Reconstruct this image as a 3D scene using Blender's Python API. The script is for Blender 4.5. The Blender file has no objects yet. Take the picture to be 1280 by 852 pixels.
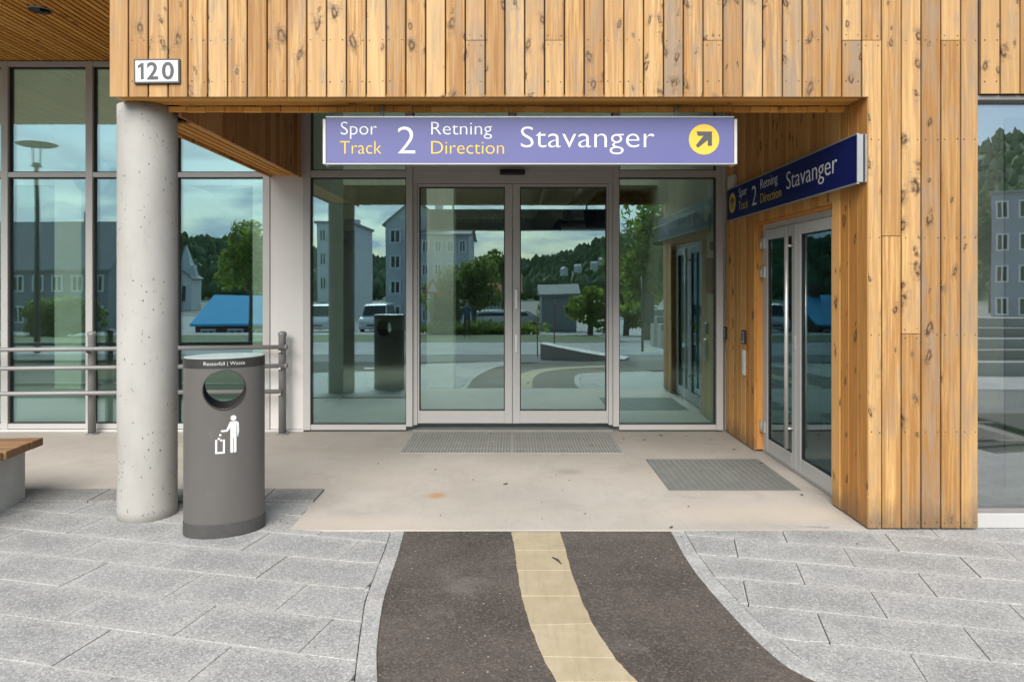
import bpy, bmesh, math, random
from mathutils import Vector, Matrix
import numpy as np
random.seed(7); rng = np.random.default_rng(7)
SC = bpy.context.scene; COL = SC.collection
R = math.radians; PI = math.pi

# ------------------------------------------------------------------ camera, sky, sun, exposure
F, H, CX, CY = 880.0, 1.53, 640.0, 355.0
cam_d = bpy.data.cameras.new("camera"); cam = bpy.data.objects.new("camera", cam_d); COL.objects.link(cam)
cam.location = (0, 0, H); cam.rotation_euler = (R(90), 0, 0)
cam_d.sensor_width = 36; cam_d.lens = 36 * F / 1280; cam_d.shift_y = (CY - 426) / 1280
cam_d.clip_start = 0.05; cam_d.clip_end = 2000
SC.camera = cam
SUN_EL, SUN_AZ = 41.0, 10.0          # azimuth: degrees to the left of straight behind the camera
w = bpy.data.worlds.new("World"); SC.world = w; w.use_nodes = True
nt = w.node_tree; nt.nodes.clear()
def N(t, typ, **kw):
    n = t.nodes.new(typ)
    for k, v in kw.items(): setattr(n, k, v)
    return n
out = N(nt, "ShaderNodeOutputWorld"); bg = N(nt, "ShaderNodeBackground"); bg.inputs[1].default_value = 0.066
sky = N(nt, "ShaderNodeTexSky", sky_type="NISHITA"); sky.sun_disc = False
sky.sun_elevation = R(SUN_EL); sky.sun_rotation = R(180 + SUN_AZ); sky.air_density = 1.0; sky.dust_density = 1.5
tc = N(nt, "ShaderNodeTexCoord"); sep = N(nt, "ShaderNodeSeparateXYZ"); nt.links.new(tc.outputs["Generated"], sep.inputs[0])
def wm(op, a, b=None):
    n = N(nt, "ShaderNodeMath", operation=op)
    for i, v in enumerate((a, b)):
        if v is None: continue
        if isinstance(v, (int, float)): n.inputs[i].default_value = v
        else: nt.links.new(v, n.inputs[i])
    return n.outputs[0]
zz = wm("ADD", wm("MAXIMUM", sep.outputs[2], 0.0), 0.22)
cmb = N(nt, "ShaderNodeCombineXYZ")
nt.links.new(wm("DIVIDE", sep.outputs[0], zz), cmb.inputs[0]); nt.links.new(wm("DIVIDE", sep.outputs[1], zz), cmb.inputs[1])
nz = N(nt, "ShaderNodeTexNoise"); nz.inputs["Scale"].default_value = 2.3; nz.inputs["Detail"].default_value = 9; nz.inputs["Roughness"].default_value = 0.56; nz.inputs["Distortion"].default_value = 0.35
nt.links.new(cmb.outputs[0], nz.inputs["Vector"])
rp = N(nt, "ShaderNodeValToRGB"); rp.color_ramp.elements[0].position = 0.44; rp.color_ramp.elements[1].position = 0.60
nt.links.new(nz.outputs[0], rp.inputs[0])
nz2 = N(nt, "ShaderNodeTexNoise"); nz2.inputs["Scale"].default_value = 3.1; nz2.inputs["Detail"].default_value = 6
nt.links.new(cmb.outputs[0], nz2.inputs["Vector"])
cl = N(nt, "ShaderNodeMix", data_type="RGBA"); cl.inputs[6].default_value = (3.4, 4.7, 6.2, 1); cl.inputs[7].default_value = (8.0, 8.8, 9.3, 1)
nt.links.new(nz2.outputs[0], cl.inputs[0])
mx = N(nt, "ShaderNodeMix", data_type="RGBA")
sk2 = N(nt, "ShaderNodeMix", data_type="RGBA", blend_type="MULTIPLY"); sk2.inputs[0].default_value = 1; sk2.inputs[7].default_value = (1.0, 1.08, 1.1, 1)
nt.links.new(sky.outputs[0], sk2.inputs[6])
nt.links.new(wm("MULTIPLY", rp.outputs[0], wm("MINIMUM", wm("MAXIMUM", wm("MULTIPLY", sep.outputs[2], 18.0), 0.0), 1.0)), mx.inputs[0]); nt.links.new(sk2.outputs[2], mx.inputs[6]); nt.links.new(cl.outputs[2], mx.inputs[7])
nt.links.new(mx.outputs[2], bg.inputs[0]); nt.links.new(bg.outputs[0], out.inputs[0])
sun_d = bpy.data.lights.new("sun", "SUN"); sun = bpy.data.objects.new("sun", sun_d); COL.objects.link(sun)
sun_d.energy = 2.5; sun_d.angle = R(50); sun_d.color = (1.0, 0.96, 0.9)
sdir = Vector((-math.sin(R(SUN_AZ)) * math.cos(R(SUN_EL)), -math.cos(R(SUN_AZ)) * math.cos(R(SUN_EL)), math.sin(R(SUN_EL))))
sun.rotation_euler = sdir.to_track_quat("Z", "Y").to_euler(); sun.location = (-3, -12, 14)
SC.view_settings.view_transform = "Standard"; SC.view_settings.look = "None"; SC.view_settings.gamma = 1
SC.view_settings.use_curve_mapping = False; SC.view_settings.exposure = 1.27
SC.render.engine = "CYCLES"
SC.cycles.max_bounces = 10; SC.cycles.diffuse_bounces = 5; SC.cycles.glossy_bounces = 6; SC.cycles.transparent_max_bounces = 12; SC.cycles.transmission_bounces = 4
SC.cycles.caustics_reflective = False; SC.cycles.caustics_refractive = False
try: SC.cycles.use_denoising = True
except Exception: pass

YF = 4.385      # facade front plane
YG = 7.33       # glazing plane
def PX(x, y, Y): return Vector(((x - CX) / F * Y, Y, H - (y - CY) / F * Y))       # photo pixel on a plane of known depth
def MP(x, y, D): return Vector(((x - CX) / F * D, 2 * YG - D, H - (y - CY) / F * D))  # pixel seen in the glass, D = path length

# ------------------------------------------------------------------ object helpers
def link(o, parent=None):
    COL.objects.link(o)
    if parent is not None: o.parent = parent
    return o
def tag(o, label=None, cat=None, group=None, kind=None):
    if label: o["label"] = label
    if cat: o["category"] = cat
    if group: o["group"] = group
    if kind: o["kind"] = kind
    return o
def empty(name, loc=(0, 0, 0), rz=0.0, parent=None):
    o = bpy.data.objects.new(name, None); o.location = loc; o.rotation_euler = (0, 0, rz); o.empty_display_size = 0.2
    return link(o, parent)
class MB:
    def __init__(s): s.v = []; s.f = []; s.m = []; s.mi = 0; s.sm = []
    def add(s, vs, fs, smooth=False):
        b = len(s.v); s.v += [tuple(p) for p in vs]
        for f in fs: s.f.append(tuple(b + i for i in f)); s.m.append(s.mi); s.sm.append(smooth)
        return s
    def box(s, x0, x1, y0, y1, z0, z1, c=0.0):
        if c <= 0:
            vs = [(x0,y0,z0),(x1,y0,z0),(x1,y1,z0),(x0,y1,z0),(x0,y0,z1),(x1,y0,z1),(x1,y1,z1),(x0,y1,z1)]
            return s.add(vs, [(0,3,2,1),(4,5,6,7),(0,1,5,4),(1,2,6,5),(2,3,7,6),(3,0,4,7)])
        vs = []
        for sx in (0, 1):
            for sy in (0, 1):
                for sz in (0, 1):
                    X, Y, Z = (x1 if sx else x0), (y1 if sy else y0), (z1 if sz else z0)
                    dx, dy, dz = (-c if sx else c), (-c if sy else c), (-c if sz else c)
                    vs += [(X, Y + dy, Z + dz), (X + dx, Y, Z + dz), (X + dx, Y + dy, Z)]
        bm = bmesh.new()
        for p in vs: bm.verts.new(p)
        r = bmesh.ops.convex_hull(bm, input=bm.verts)
        bmesh.ops.dissolve_limit(bm, angle_limit=0.01, verts=bm.verts, edges=bm.edges)
        bm.verts.index_update(); V = [tuple(q.co) for q in bm.verts]; FF = [[q.index for q in f.verts] for f in bm.faces]; bm.free()
        return s.add(V, FF)
    def bar(s, a, b, wx, wz, c=0.0):          # box beam from a to b
        a = Vector(a); b = Vector(b); d = (b - a); L = d.length; M = d.to_track_quat("Y", "Z").to_matrix()
        t = MB(); t.box(-wx/2, wx/2, 0, L, -wz/2, wz/2, c)
        return s.add([M @ Vector(p) + a for p in t.v], t.f)
    def tube(s, pts, r, n=12, caps=True, smooth=True):
        pts = [Vector(p) for p in pts]; rs = r if isinstance(r, (list, tuple)) else [r] * len(pts); vs = []; fs = []
        up = None
        for i, p in enumerate(pts):
            d = (pts[min(i+1, len(pts)-1)] - pts[max(i-1, 0)]).normalized()
            if up is None: up = d.orthogonal().normalized()
            up = (up - d * up.dot(d)).normalized(); sd = d.cross(up)
            for k in range(n):
                a = 2 * PI * k / n; vs.append(p + (up * math.cos(a) + sd * math.sin(a)) * rs[i])
        for i in range(len(pts) - 1):
            for k in range(n):
                k2 = (k + 1) % n; fs.append((i*n+k, i*n+k2, (i+1)*n+k2, (i+1)*n+k))
        s.add(vs, fs, smooth)
        if caps:
            b = len(s.v) - len(vs)
            for q in (tuple(b + k for k in reversed(range(n))), tuple(b + (len(pts)-1)*n + k for k in range(n))):
                s.f.append(q); s.m.append(s.mi); s.sm.append(False)
        return s
    def prism(s, poly, z0, z1, ch=0.0):        # poly counter-clockwise in xy
        n = len(poly); cx = sum(p[0] for p in poly)/n; cy = sum(p[1] for p in poly)/n
        def ins(p):
            dx, dy = p[0]-cx, p[1]-cy; L = math.hypot(dx, dy) or 1; k = max(0, 1 - ch*1.4/L); return (cx+dx*k, cy+dy*k)
        if ch > 0:
            vs = [(p[0],p[1],z0) for p in poly] + [(p[0],p[1],z1-ch) for p in poly] + [ins(p)+(z1,) for p in poly]
            rings = 3
        else:
            vs = [(p[0],p[1],z0) for p in poly] + [(p[0],p[1],z1) for p in poly]; rings = 2
        fs = []
        for r_ in range(rings-1):
            for k in range(n):
                k2 = (k+1) % n; fs.append((r_*n+k, r_*n+k2, (r_+1)*n+k2, (r_+1)*n+k))
        fs.append(tuple((rings-1)*n + k for k in range(n))); fs.append(tuple(reversed(range(n))))
        return s.add(vs, fs)
    def tf(s, M):
        s.v = [tuple(M @ Vector(p)) for p in s.v]; return s
    def mesh(s, name, mats):
        me = bpy.data.meshes.new(name); me.from_pydata(s.v, [], s.f)
        for m in (mats if isinstance(mats, (list, tuple)) else [mats]): me.materials.append(m)
        me.polygons.foreach_set("material_index", s.m); me.polygons.foreach_set("use_smooth", s.sm); me.update()
        return me
    def build(s, name, mats, parent=None, loc=(0, 0, 0), rz=0.0):
        o = bpy.data.objects.new(name, s.mesh(name, mats)); o.location = loc; o.rotation_euler = (0, 0, rz)
        return link(o, parent)
def put(name, me, parent=None, loc=(0, 0, 0), rz=0.0):
    o = bpy.data.objects.new(name, me); o.location = loc; o.rotation_euler = (0, 0, rz); return link(o, parent)
def copy_tree(o, parent=None):
    c = o.copy(); COL.objects.link(c); c.parent = parent
    for ch in list(o.children): copy_tree(ch, c)
    return c

# ------------------------------------------------------------------ materials
class MT:
    def __init__(s, name, rough=0.6, metal=0.0, spec=0.5):
        s.m = bpy.data.materials.new(name); s.m.use_nodes = True; s.t = s.m.node_tree
        s.b = s.t.nodes["Principled BSDF"]; s.b.inputs["Roughness"].default_value = rough; s.b.inputs["Metallic"].default_value = metal
        s.b.inputs["Specular IOR Level"].default_value = spec
    def n(s, typ, **kw): return N(s.t, typ, **kw)
    def l(s, a, b): s.t.links.new(a, b)
    def val(s, sock, v):
        if isinstance(v, (int, float)): sock.default_value = v
        elif isinstance(v, (tuple, list)): sock.default_value = tuple(v) + ((1,) if len(v) == 3 and len(sock.default_value) == 4 else ())
        else: s.l(v, sock)
    def math(s, op, a, b=0.0, c=None, clamp=False):
        n = s.n("ShaderNodeMath", operation=op); n.use_clamp = clamp; s.val(n.inputs[0], a); s.val(n.inputs[1], b)
        if c is not None: s.val(n.inputs[2], c)
        return n.outputs[0]
    def mix(s, f, a, b, mode="MIX"):
        n = s.n("ShaderNodeMix", data_type="RGBA", blend_type=mode); s.val(n.inputs[0], f); s.val(n.inputs[6], a); s.val(n.inputs[7], b); return n.outputs[2]
    def ramp(s, f, p0, p1):
        n = s.n("ShaderNodeMapRange"); n.clamp = True; s.l(f, n.inputs[0]); n.inputs[1].default_value = p0; n.inputs[2].default_value = p1; return n.outputs[0]
    def noise(s, vec, scale, detail=4, rough=0.55, dist=0.0):
        n = s.n("ShaderNodeTexNoise"); n.inputs["Scale"].default_value = scale; n.inputs["Detail"].default_value = detail
        n.inputs["Roughness"].default_value = rough; n.inputs["Distortion"].default_value = dist
        if vec is not None: s.l(vec, n.inputs["Vector"])
        return n.outputs[0]
    def voro(s, vec, scale, rnd=1.0):
        n = s.n("ShaderNodeTexVoronoi"); n.inputs["Scale"].default_value = scale; n.inputs["Randomness"].default_value = rnd
        if vec is not None: s.l(vec, n.inputs["Vector"])
        return n
    def scaled(s, vec, sc, off=None):
        n = s.n("ShaderNodeMapping"); s.l(vec, n.inputs[0]); n.inputs["Scale"].default_value = sc
        if off is not None: s.val(n.inputs["Location"], off)
        return n.outputs[0]
    def obj(s): return s.n("ShaderNodeTexCoord").outputs["Object"]
    def pos(s): return s.n("ShaderNodeNewGeometry").outputs["Position"]
    def rnd(s): return s.n("ShaderNodeObjectInfo").outputs["Random"]
    def base(s, c): s.val(s.b.inputs["Base Color"], c); return s
    def bump(s, h, strength=0.3, dist=0.01):
        n = s.n("ShaderNodeBump"); n.inputs["Strength"].default_value = strength; n.inputs["Distance"].default_value = dist
        s.l(h, n.inputs["Height"]); s.l(n.outputs[0], s.b.inputs["Normal"]); return s
def plain(name, c, rough=0.6, metal=0.0, var=0.06, scale=6.0, bump=0.0, spec=0.5):
    t = MT(name, rough, metal, spec); p = t.pos(); f = t.noise(p, scale, 6, 0.62)
    lo = tuple(x * (1 - var * 2) for x in c); hi = tuple(min(1, x * (1 + var * 2)) for x in c)
    t.base(t.mix(f, lo, hi))
    r_ = t.noise(p, scale * 3, 3); t.l(t.math("MULTIPLY_ADD", r_, 0.2, rough - 0.1), t.b.inputs["Roughness"])
    if bump: t.bump(t.noise(p, scale * 12, 4), bump, 0.004)
    return t.m

def wood(name, light, mid, deep, weather, knot=0.55, rough=0.62, sat=1.0, grime=False):
    t = MT(name, rough, 0, 0.35); o = t.obj(); r = t.rnd()
    sx = t.n("ShaderNodeSeparateXYZ"); t.l(o, sx.inputs[0])
    cb = t.n("ShaderNodeCombineXYZ"); t.l(sx.outputs[0], cb.inputs[0])
    t.l(t.math("MULTIPLY_ADD", r, 173.0, sx.outputs[1]), cb.inputs[1]); t.l(t.math("MULTIPLY_ADD", r, 61.0, sx.outputs[2]), cb.inputs[2])
    v = cb.outputs[0]
    r2 = t.math("FRACT", t.math("MULTIPLY", r, 7.31)); r3 = t.math("FRACT", t.math("MULTIPLY", r, 23.7))
    # knots: cells along the board, some of them empty
    warp = t.noise(t.scaled(v, (16, 1, 10)), 1.0, 3)
    zr = t.math("MULTIPLY_ADD", r, 61.0, sx.outputs[2])
    wv = t.n("ShaderNodeCombineXYZ")
    t.l(t.math("ADD", t.math("MULTIPLY_ADD", sx.outputs[0], 10.5, t.math("MULTIPLY", r, 917.0)), t.math("MULTIPLY_ADD", warp, 0.26, -0.13)), wv.inputs[0])
    t.l(t.math("ADD", t.math("MULTIPLY", t.math("MULTIPLY_ADD", t.math("ABSOLUTE", sx.outputs[0]), t.math("MULTIPLY_ADD", r, 3.0, -1.5), zr), 6.0), t.math("MULTIPLY_ADD", t.noise(t.scaled(v, (30, 1, 22)), 1.0, 3), -0.22, 0.11)), wv.inputs[1])
    vo = t.n("ShaderNodeTexVoronoi"); vo.voronoi_dimensions = "2D"; vo.inputs["Scale"].default_value = 1.0; t.l(wv.outputs[0], vo.inputs["Vector"])
    d = vo.outputs["Distance"]; sc = t.n("ShaderNodeSeparateColor"); t.l(vo.outputs["Color"], sc.inputs[0])
    has = t.math("GREATER_THAN", sc.outputs[0], t.math("MULTIPLY_ADD", t.math("FRACT", t.math("MULTIPLY", r, 87.3)), 0.5, knot-0.25))
    size = t.math("MULTIPLY_ADD", t.math("POWER", sc.outputs[1], 1.7), 0.145, 0.042)
    q = t.math("DIVIDE", d, size)                                     # 1 = knot edge
    core = t.math("MULTIPLY", t.math("SUBTRACT", 1.0, t.ramp(q, 0.75, 1.1)), has)
    rn_ = t.noise(t.scaled(v, (46, 2, 30)), 1.0, 3, 0.55)
    ring = t.math("MULTIPLY", t.math("MULTIPLY", t.math("MULTIPLY", t.ramp(q, 0.35, 0.95), t.math("SUBTRACT", 1.0, t.ramp(q, 1.05, 2.0))), t.ramp(rn_, 0.34, 0.52)), has)
    halo = t.math("MULTIPLY", t.math("SUBTRACT", 1.0, t.ramp(q, 1.0, 4.2)), has)
    # grain, bent round the knots
    bend = t.math("MULTIPLY", t.math("EXPONENT", t.math("MULTIPLY", q, -0.8)), t.math("MULTIPLY", has, 0.9))
    gx = t.math("ADD", t.math("MULTIPLY", sx.outputs[0], 62.0), t.math("MULTIPLY", bend, 3.4))
    gz = t.math("MULTIPLY", zr, 1.9)
    gc = t.n("ShaderNodeCombineXYZ"); t.l(gx, gc.inputs[0]); t.l(t.math("MULTIPLY", r, 90.0), gc.inputs[1]); t.l(gz, gc.inputs[2])
    g1 = t.noise(gc.outputs[0], 1.0, 6, 0.62, 0.35)
    fine = t.noise(t.scaled(v, (420, 60, 9)), 1.0, 3, 0.6)
    # broad cathedral figure
    big = t.noise(t.scaled(v, (30, 3, 1.0)), 1.0, 4, 0.55, 0.6)
    c = t.mix(t.ramp(g1, 0.44, 0.58), light, mid)
    c = t.mix(t.math("MULTIPLY", t.ramp(big, 0.44, 0.64), 0.7), c, deep)
    c = t.mix(t.math("MULTIPLY", t.ramp(fine, 0.48, 0.74), 0.4), c, tuple(x * 0.42 for x in mid))
    # board to board: pale / orange / grey
    c = t.mix(t.math("MULTIPLY", r2, 0.68), c, tuple(x * 0.78 for x in deep))
    c = t.mix(t.math("MULTIPLY", t.ramp(r3, 0.45, 1.0), 0.6), c, (min(1, light[0]*1.12), min(1, light[1]*1.22), min(1, light[2]*1.5)))
    if weather is not None:
        wn = t.noise(t.scaled(v, (17, 2, 2.2)), 1.0, 6, 0.68, 0.5)
        wa = t.math("MULTIPLY_ADD", t.math("POWER", t.math("FRACT", t.math("MULTIPLY", r, 41.3)), 3.0), 0.2, 0.02)
        wf = t.math("MULTIPLY", t.ramp(t.math("ADD", wn, wa), 0.54, 0.76), 0.75)
        c = t.mix(wf, c, weather)
        hn = t.math("MULTIPLY", halo, t.ramp(t.noise(t.scaled(v, (9, 2, 34)), 1.0, 5, 0.62), 0.44, 0.62))
        c = t.mix(t.math("MULTIPLY", hn, 0.8), c, (0.125, 0.088, 0.055))
    else:
        c = t.mix(t.math("MULTIPLY", halo, 0.25), c, tuple(x * 0.6 for x in deep))
    kcol = tuple(x * 0.17 for x in deep)
    c = t.mix(t.math("MULTIPLY", core, 0.62), c, (deep[0]*.82, deep[1]*1.0, deep[2]*1.9) if weather else (deep[0]*.5, deep[1]*.5, deep[2]*.6))
    c = t.mix(t.math("MULTIPLY", ring, t.math("MULTIPLY_ADD", warp, 1.2, 0.35, clamp=True)), c, kcol)
    if grime:                                                        # splash dirt on the lowest hand's breadth of the boards, ragged
        pz = t.n("ShaderNodeSeparateXYZ"); P = t.pos(); t.l(P, pz.inputs[0])
        gn = t.noise(t.scaled(P, (9, 9, 3)), 1.0, 5, 0.7)
        gm = t.math("SUBTRACT", 1.0, t.ramp(t.math("SUBTRACT", pz.outputs[2], t.math("MULTIPLY_ADD", gn, 0.42, -0.17)), 0.0, 0.16))
        c = t.mix(t.math("MULTIPLY", gm, 0.62), c, (0.10, 0.075, 0.05))
    t.base(c)
    t.l(t.math("MULTIPLY_ADD", g1, 0.25, rough - 0.12), t.b.inputs["Roughness"])
    hgt = t.math("ADD", t.math("MULTIPLY", g1, 0.6), t.math("MULTIPLY", fine, 0.4)); hgt = t.math("SUBTRACT", hgt, t.math("MULTIPLY", ring, 0.6))
    t.bump(hgt, 0.28, 0.003)
    return t.m
M_WOODF = wood("weathered pine boards", (0.518, 0.314, 0.121), (0.337, 0.167, 0.052), (0.299, 0.135, 0.035), (0.223, 0.177, 0.131), 0.64, grime=True)
M_WOODI = wood("sheltered pine boards", (0.72, 0.37, 0.105), (0.48, 0.22, 0.052), (0.50, 0.20, 0.042), None, 0.70, grime=True)
M_WOODB = wood("boards with painted shade", (0.648, 0.306, 0.099), (0.414, 0.176, 0.054), (0.360, 0.144, 0.040), None, 0.7)  # sheltered pine with the recess shade put into a darker brown
M_WOODR = wood("fresh reveal board", (0.72, 0.33, 0.08), (0.60, 0.24, 0.05), (0.58, 0.22, 0.04), None, 0.5)
M_SLAT = wood("oiled soffit slats", (0.90, 0.46, 0.10), (0.78, 0.36, 0.07), (0.70, 0.30, 0.05), None, 0.93)
M_BENCHW = wood("bench planks", (0.34, 0.20, 0.10), (0.24, 0.125, 0.055), (0.20, 0.09, 0.035), None, 0.85)
M_CORE = plain("dark breather membrane", (0.035, 0.018, 0.008), 0.9)
M_NAIL = plain("nail heads", (0.045, 0.03, 0.02), 0.6, 0.1)
M_ALU = plain("grey beige aluminium", (0.478, 0.460, 0.437), 0.45, 0.1, 0.03)
M_ALUB = plain("bronze grey aluminium", (0.27, 0.25, 0.235), 0.4, 0.35, 0.03)
M_RAIL = plain("painted steel rail", (0.255, 0.25, 0.245), 0.42, 0.2, 0.05)
M_STEEL = plain("brushed stainless steel", (0.62, 0.60, 0.56), 0.42, 0.7, 0.03)
M_GALV = plain("galvanised steel", (0.27, 0.268, 0.245), 0.6, 0.2, 0.1, 9)
M_BLACK = plain("black plastic", (0.015, 0.015, 0.016), 0.4)
M_RUBB = plain("dark gasket", (0.012, 0.013, 0.013), 0.6)
M_DARK = plain("painted pit shade", (0.02, 0.02, 0.018), 0.9)
M_WHITEP = plain("white wall panel", (0.651, 0.625, 0.594), 0.5, 0, 0.025, 2.0)
M_PLINTH = plain("pale plinth", (0.53, 0.515, 0.50), 0.6, 0, 0.05)
M_WHITE = plain("white lettering", (0.62, 0.62, 0.61), 0.45, 0, 0.01)
M_YEL = plain("yellow lettering", (0.62, 0.43, 0.04), 0.45, 0, 0.01)
M_GREYD = plain("grey digits", (0.055, 0.055, 0.055), 0.5)
M_GREYM = plain("mid grey edging", (0.34, 0.34, 0.34), 0.4, 0.4)
M_BIN = plain("taupe grey powder coat", (0.098, 0.090, 0.083), 0.42, 0, 0.04, 5)
def bin_mat():
    t = MT("scuffed powder coat", 0.42); p = t.pos(); a = t.noise(t.scaled(p, (9, 9, 1.6)), 1.0, 5, 0.6); d = t.noise(p, 13, 6, 0.7, 0.4)
    c = t.mix(a, (0.090, 0.083, 0.077), (0.108, 0.100, 0.092)); c = t.mix(t.math("MULTIPLY", t.ramp(d, 0.62, 0.74), 0.4), c, (0.19, 0.18, 0.17))
    t.base(c); t.l(t.math("MULTIPLY_ADD", d, 0.3, 0.28), t.b.inputs["Roughness"]); return t.m
M_BIN = bin_mat()
M_BINB = plain("dark grey base", (0.056, 0.054, 0.051), 0.55, 0, 0.2, 12)
M_BINT = plain("charcoal band", (0.028, 0.027, 0.026), 0.42)
M_BINTOP = plain("green grey lid", (0.30, 0.34, 0.32), 0.4, 0, 0.1, 9)
M_INWALL = plain("interior plaster", (0.78, 0.79, 0.70), 0.8)
M_INFLOOR = plain("interior floor", (0.48, 0.48, 0.44), 0.6)
M_INCEIL = plain("interior concrete ceiling", (0.62, 0.61, 0.53), 0.9, 0, 0.12, 1.5)
M_DUCT = plain("spiral duct", (0.55, 0.56, 0.54), 0.35, 0.8, 0.05)

def sign_mat(name, c, coat=.0):
    t = MT(name, 0.45, 0, 0.12 if coat < .1 else 0.3); f = t.noise(t.pos(), 2.0, 2); t.base(t.mix(f, tuple(x*0.97 for x in c), tuple(x*1.03 for x in c)))
    t.b.inputs["Coat Weight"].default_value = coat; t.b.inputs["Coat Roughness"].default_value = 0.08
    return t.m
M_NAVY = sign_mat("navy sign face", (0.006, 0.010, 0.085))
M_LILAC = sign_mat("glare washed blue sign face", (0.104, 0.104, 0.255), .4)  # same navy face, with sky glare put into a lilac base colour

def glass(name, tint, gl, fac, rough=0.0):
    m = bpy.data.materials.new(name); m.use_nodes = True; t = m.node_tree; t.nodes.clear()
    o = N(t, "ShaderNodeOutputMaterial"); mix = N(t, "ShaderNodeMixShader"); tr = N(t, "ShaderNodeBsdfTransparent"); g = N(t, "ShaderNodeBsdfGlossy")
    tr.inputs[0].default_value = tint + (1,); g.inputs[0].default_value = gl + (1,); g.inputs["Roughness"].default_value = rough
    lw = N(t, "ShaderNodeFresnel"); lw.inputs[0].default_value = 1.5
    mr = N(t, "ShaderNodeMapRange"); mr.inputs[1].default_value = 0.03; mr.inputs[2].default_value = 1.0; mr.inputs[3].default_value = fac; mr.inputs[4].default_value = 1.0
    # faint roller-wave of float glass
    tcn = N(t, "ShaderNodeTexCoord"); nn = N(t, "ShaderNodeTexNoise"); nn.inputs["Scale"].default_value = 0.9; nn.inputs["Detail"].default_value = 1
    t.links.new(tcn.outputs["Object"], nn.inputs["Vector"]); bp = N(t, "ShaderNodeBump"); bp.inputs["Strength"].default_value = 0.05; bp.inputs["Distance"].default_value = 0.02
    t.links.new(nn.outputs[0], bp.inputs["Height"]); t.links.new(bp.outputs[0], g.inputs["Normal"])
    t.links.new(lw.outputs[0], mr.inputs[0]); t.links.new(mr.outputs[0], mix.inputs[0]); t.links.new(tr.outputs[0], mix.inputs[1]); t.links.new(g.outputs[0], mix.inputs[2])
    t.links.new(mix.outputs[0], o.inputs[0]); return m
M_GLASS = glass("green solar glass", (0.88, 0.985, 0.90), (0.68, 0.91, 1.0), 0.23)
M_GLASSD = glass("clear door glass", (0.90, 0.985, 0.91), (0.73, 0.94, 1.0), 0.20)
M_SKYL = glass("rooflight glass", (0.96, 0.98, 0.97), (0.9, 0.95, 0.95), 0.04)
M_GLASSR = glass("shop glass", (0.74, 0.78, 0.75), (0.9, 0.92, 0.95), 0.36)

# concrete etc.
def concrete_column():
    t = MT("cast concrete with blowholes", 0.7); p = t.pos()
    a = t.noise(t.scaled(p, (1, 1, 0.55)), 3.0, 6, 0.6); c = t.mix(t.ramp(a, 0.3, 0.7), (0.318, 0.303, 0.277), (0.400, 0.385, 0.359))
    pn = t.noise(p, 7.0, 2); vo = t.voro(p, 26.0); sc = t.n("ShaderNodeSeparateColor"); t.l(vo.outputs["Color"], sc.inputs[0])
    rad = t.math("MULTIPLY", t.math("POWER", sc.outputs[0], 5.0), 0.17)
    pit = t.math("MULTIPLY", t.math("LESS_THAN", vo.outputs["Distance"], rad), t.math("GREATER_THAN", pn, 0.42))
    vo2 = t.voro(t.scaled(p, (1, 1, 0.6)), 70.0); s2 = t.n("ShaderNodeSeparateColor"); t.l(vo2.outputs["Color"], s2.inputs[0])
    pit2 = t.math("MULTIPLY", t.math("LESS_THAN", vo2.outputs["Distance"], t.math("MULTIPLY", t.math("POWER", s2.outputs[1], 5.0), 0.4)), t.math("GREATER_THAN", t.noise(p, 4.0, 3), 0.48))
    pp = t.math("MAXIMUM", pit, pit2)
    st = t.noise(t.scaled(p, (12, 12, 2.0)), 1.0, 4, 0.6, 1.2)
    c = t.mix(t.math("MULTIPLY", t.ramp(st, 0.62, 0.72), 0.35), c, (0.266, 0.244, 0.215))
    c = t.mix(t.math("MULTIPLY", pp, 0.7), c, (0.074, 0.063, 0.052)); t.base(c)
    t.bump(t.math("SUBTRACT", t.math("MULTIPLY", a, 0.4), pp), 0.5, 0.004); return t.m
M_COLUMN = concrete_column()
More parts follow.
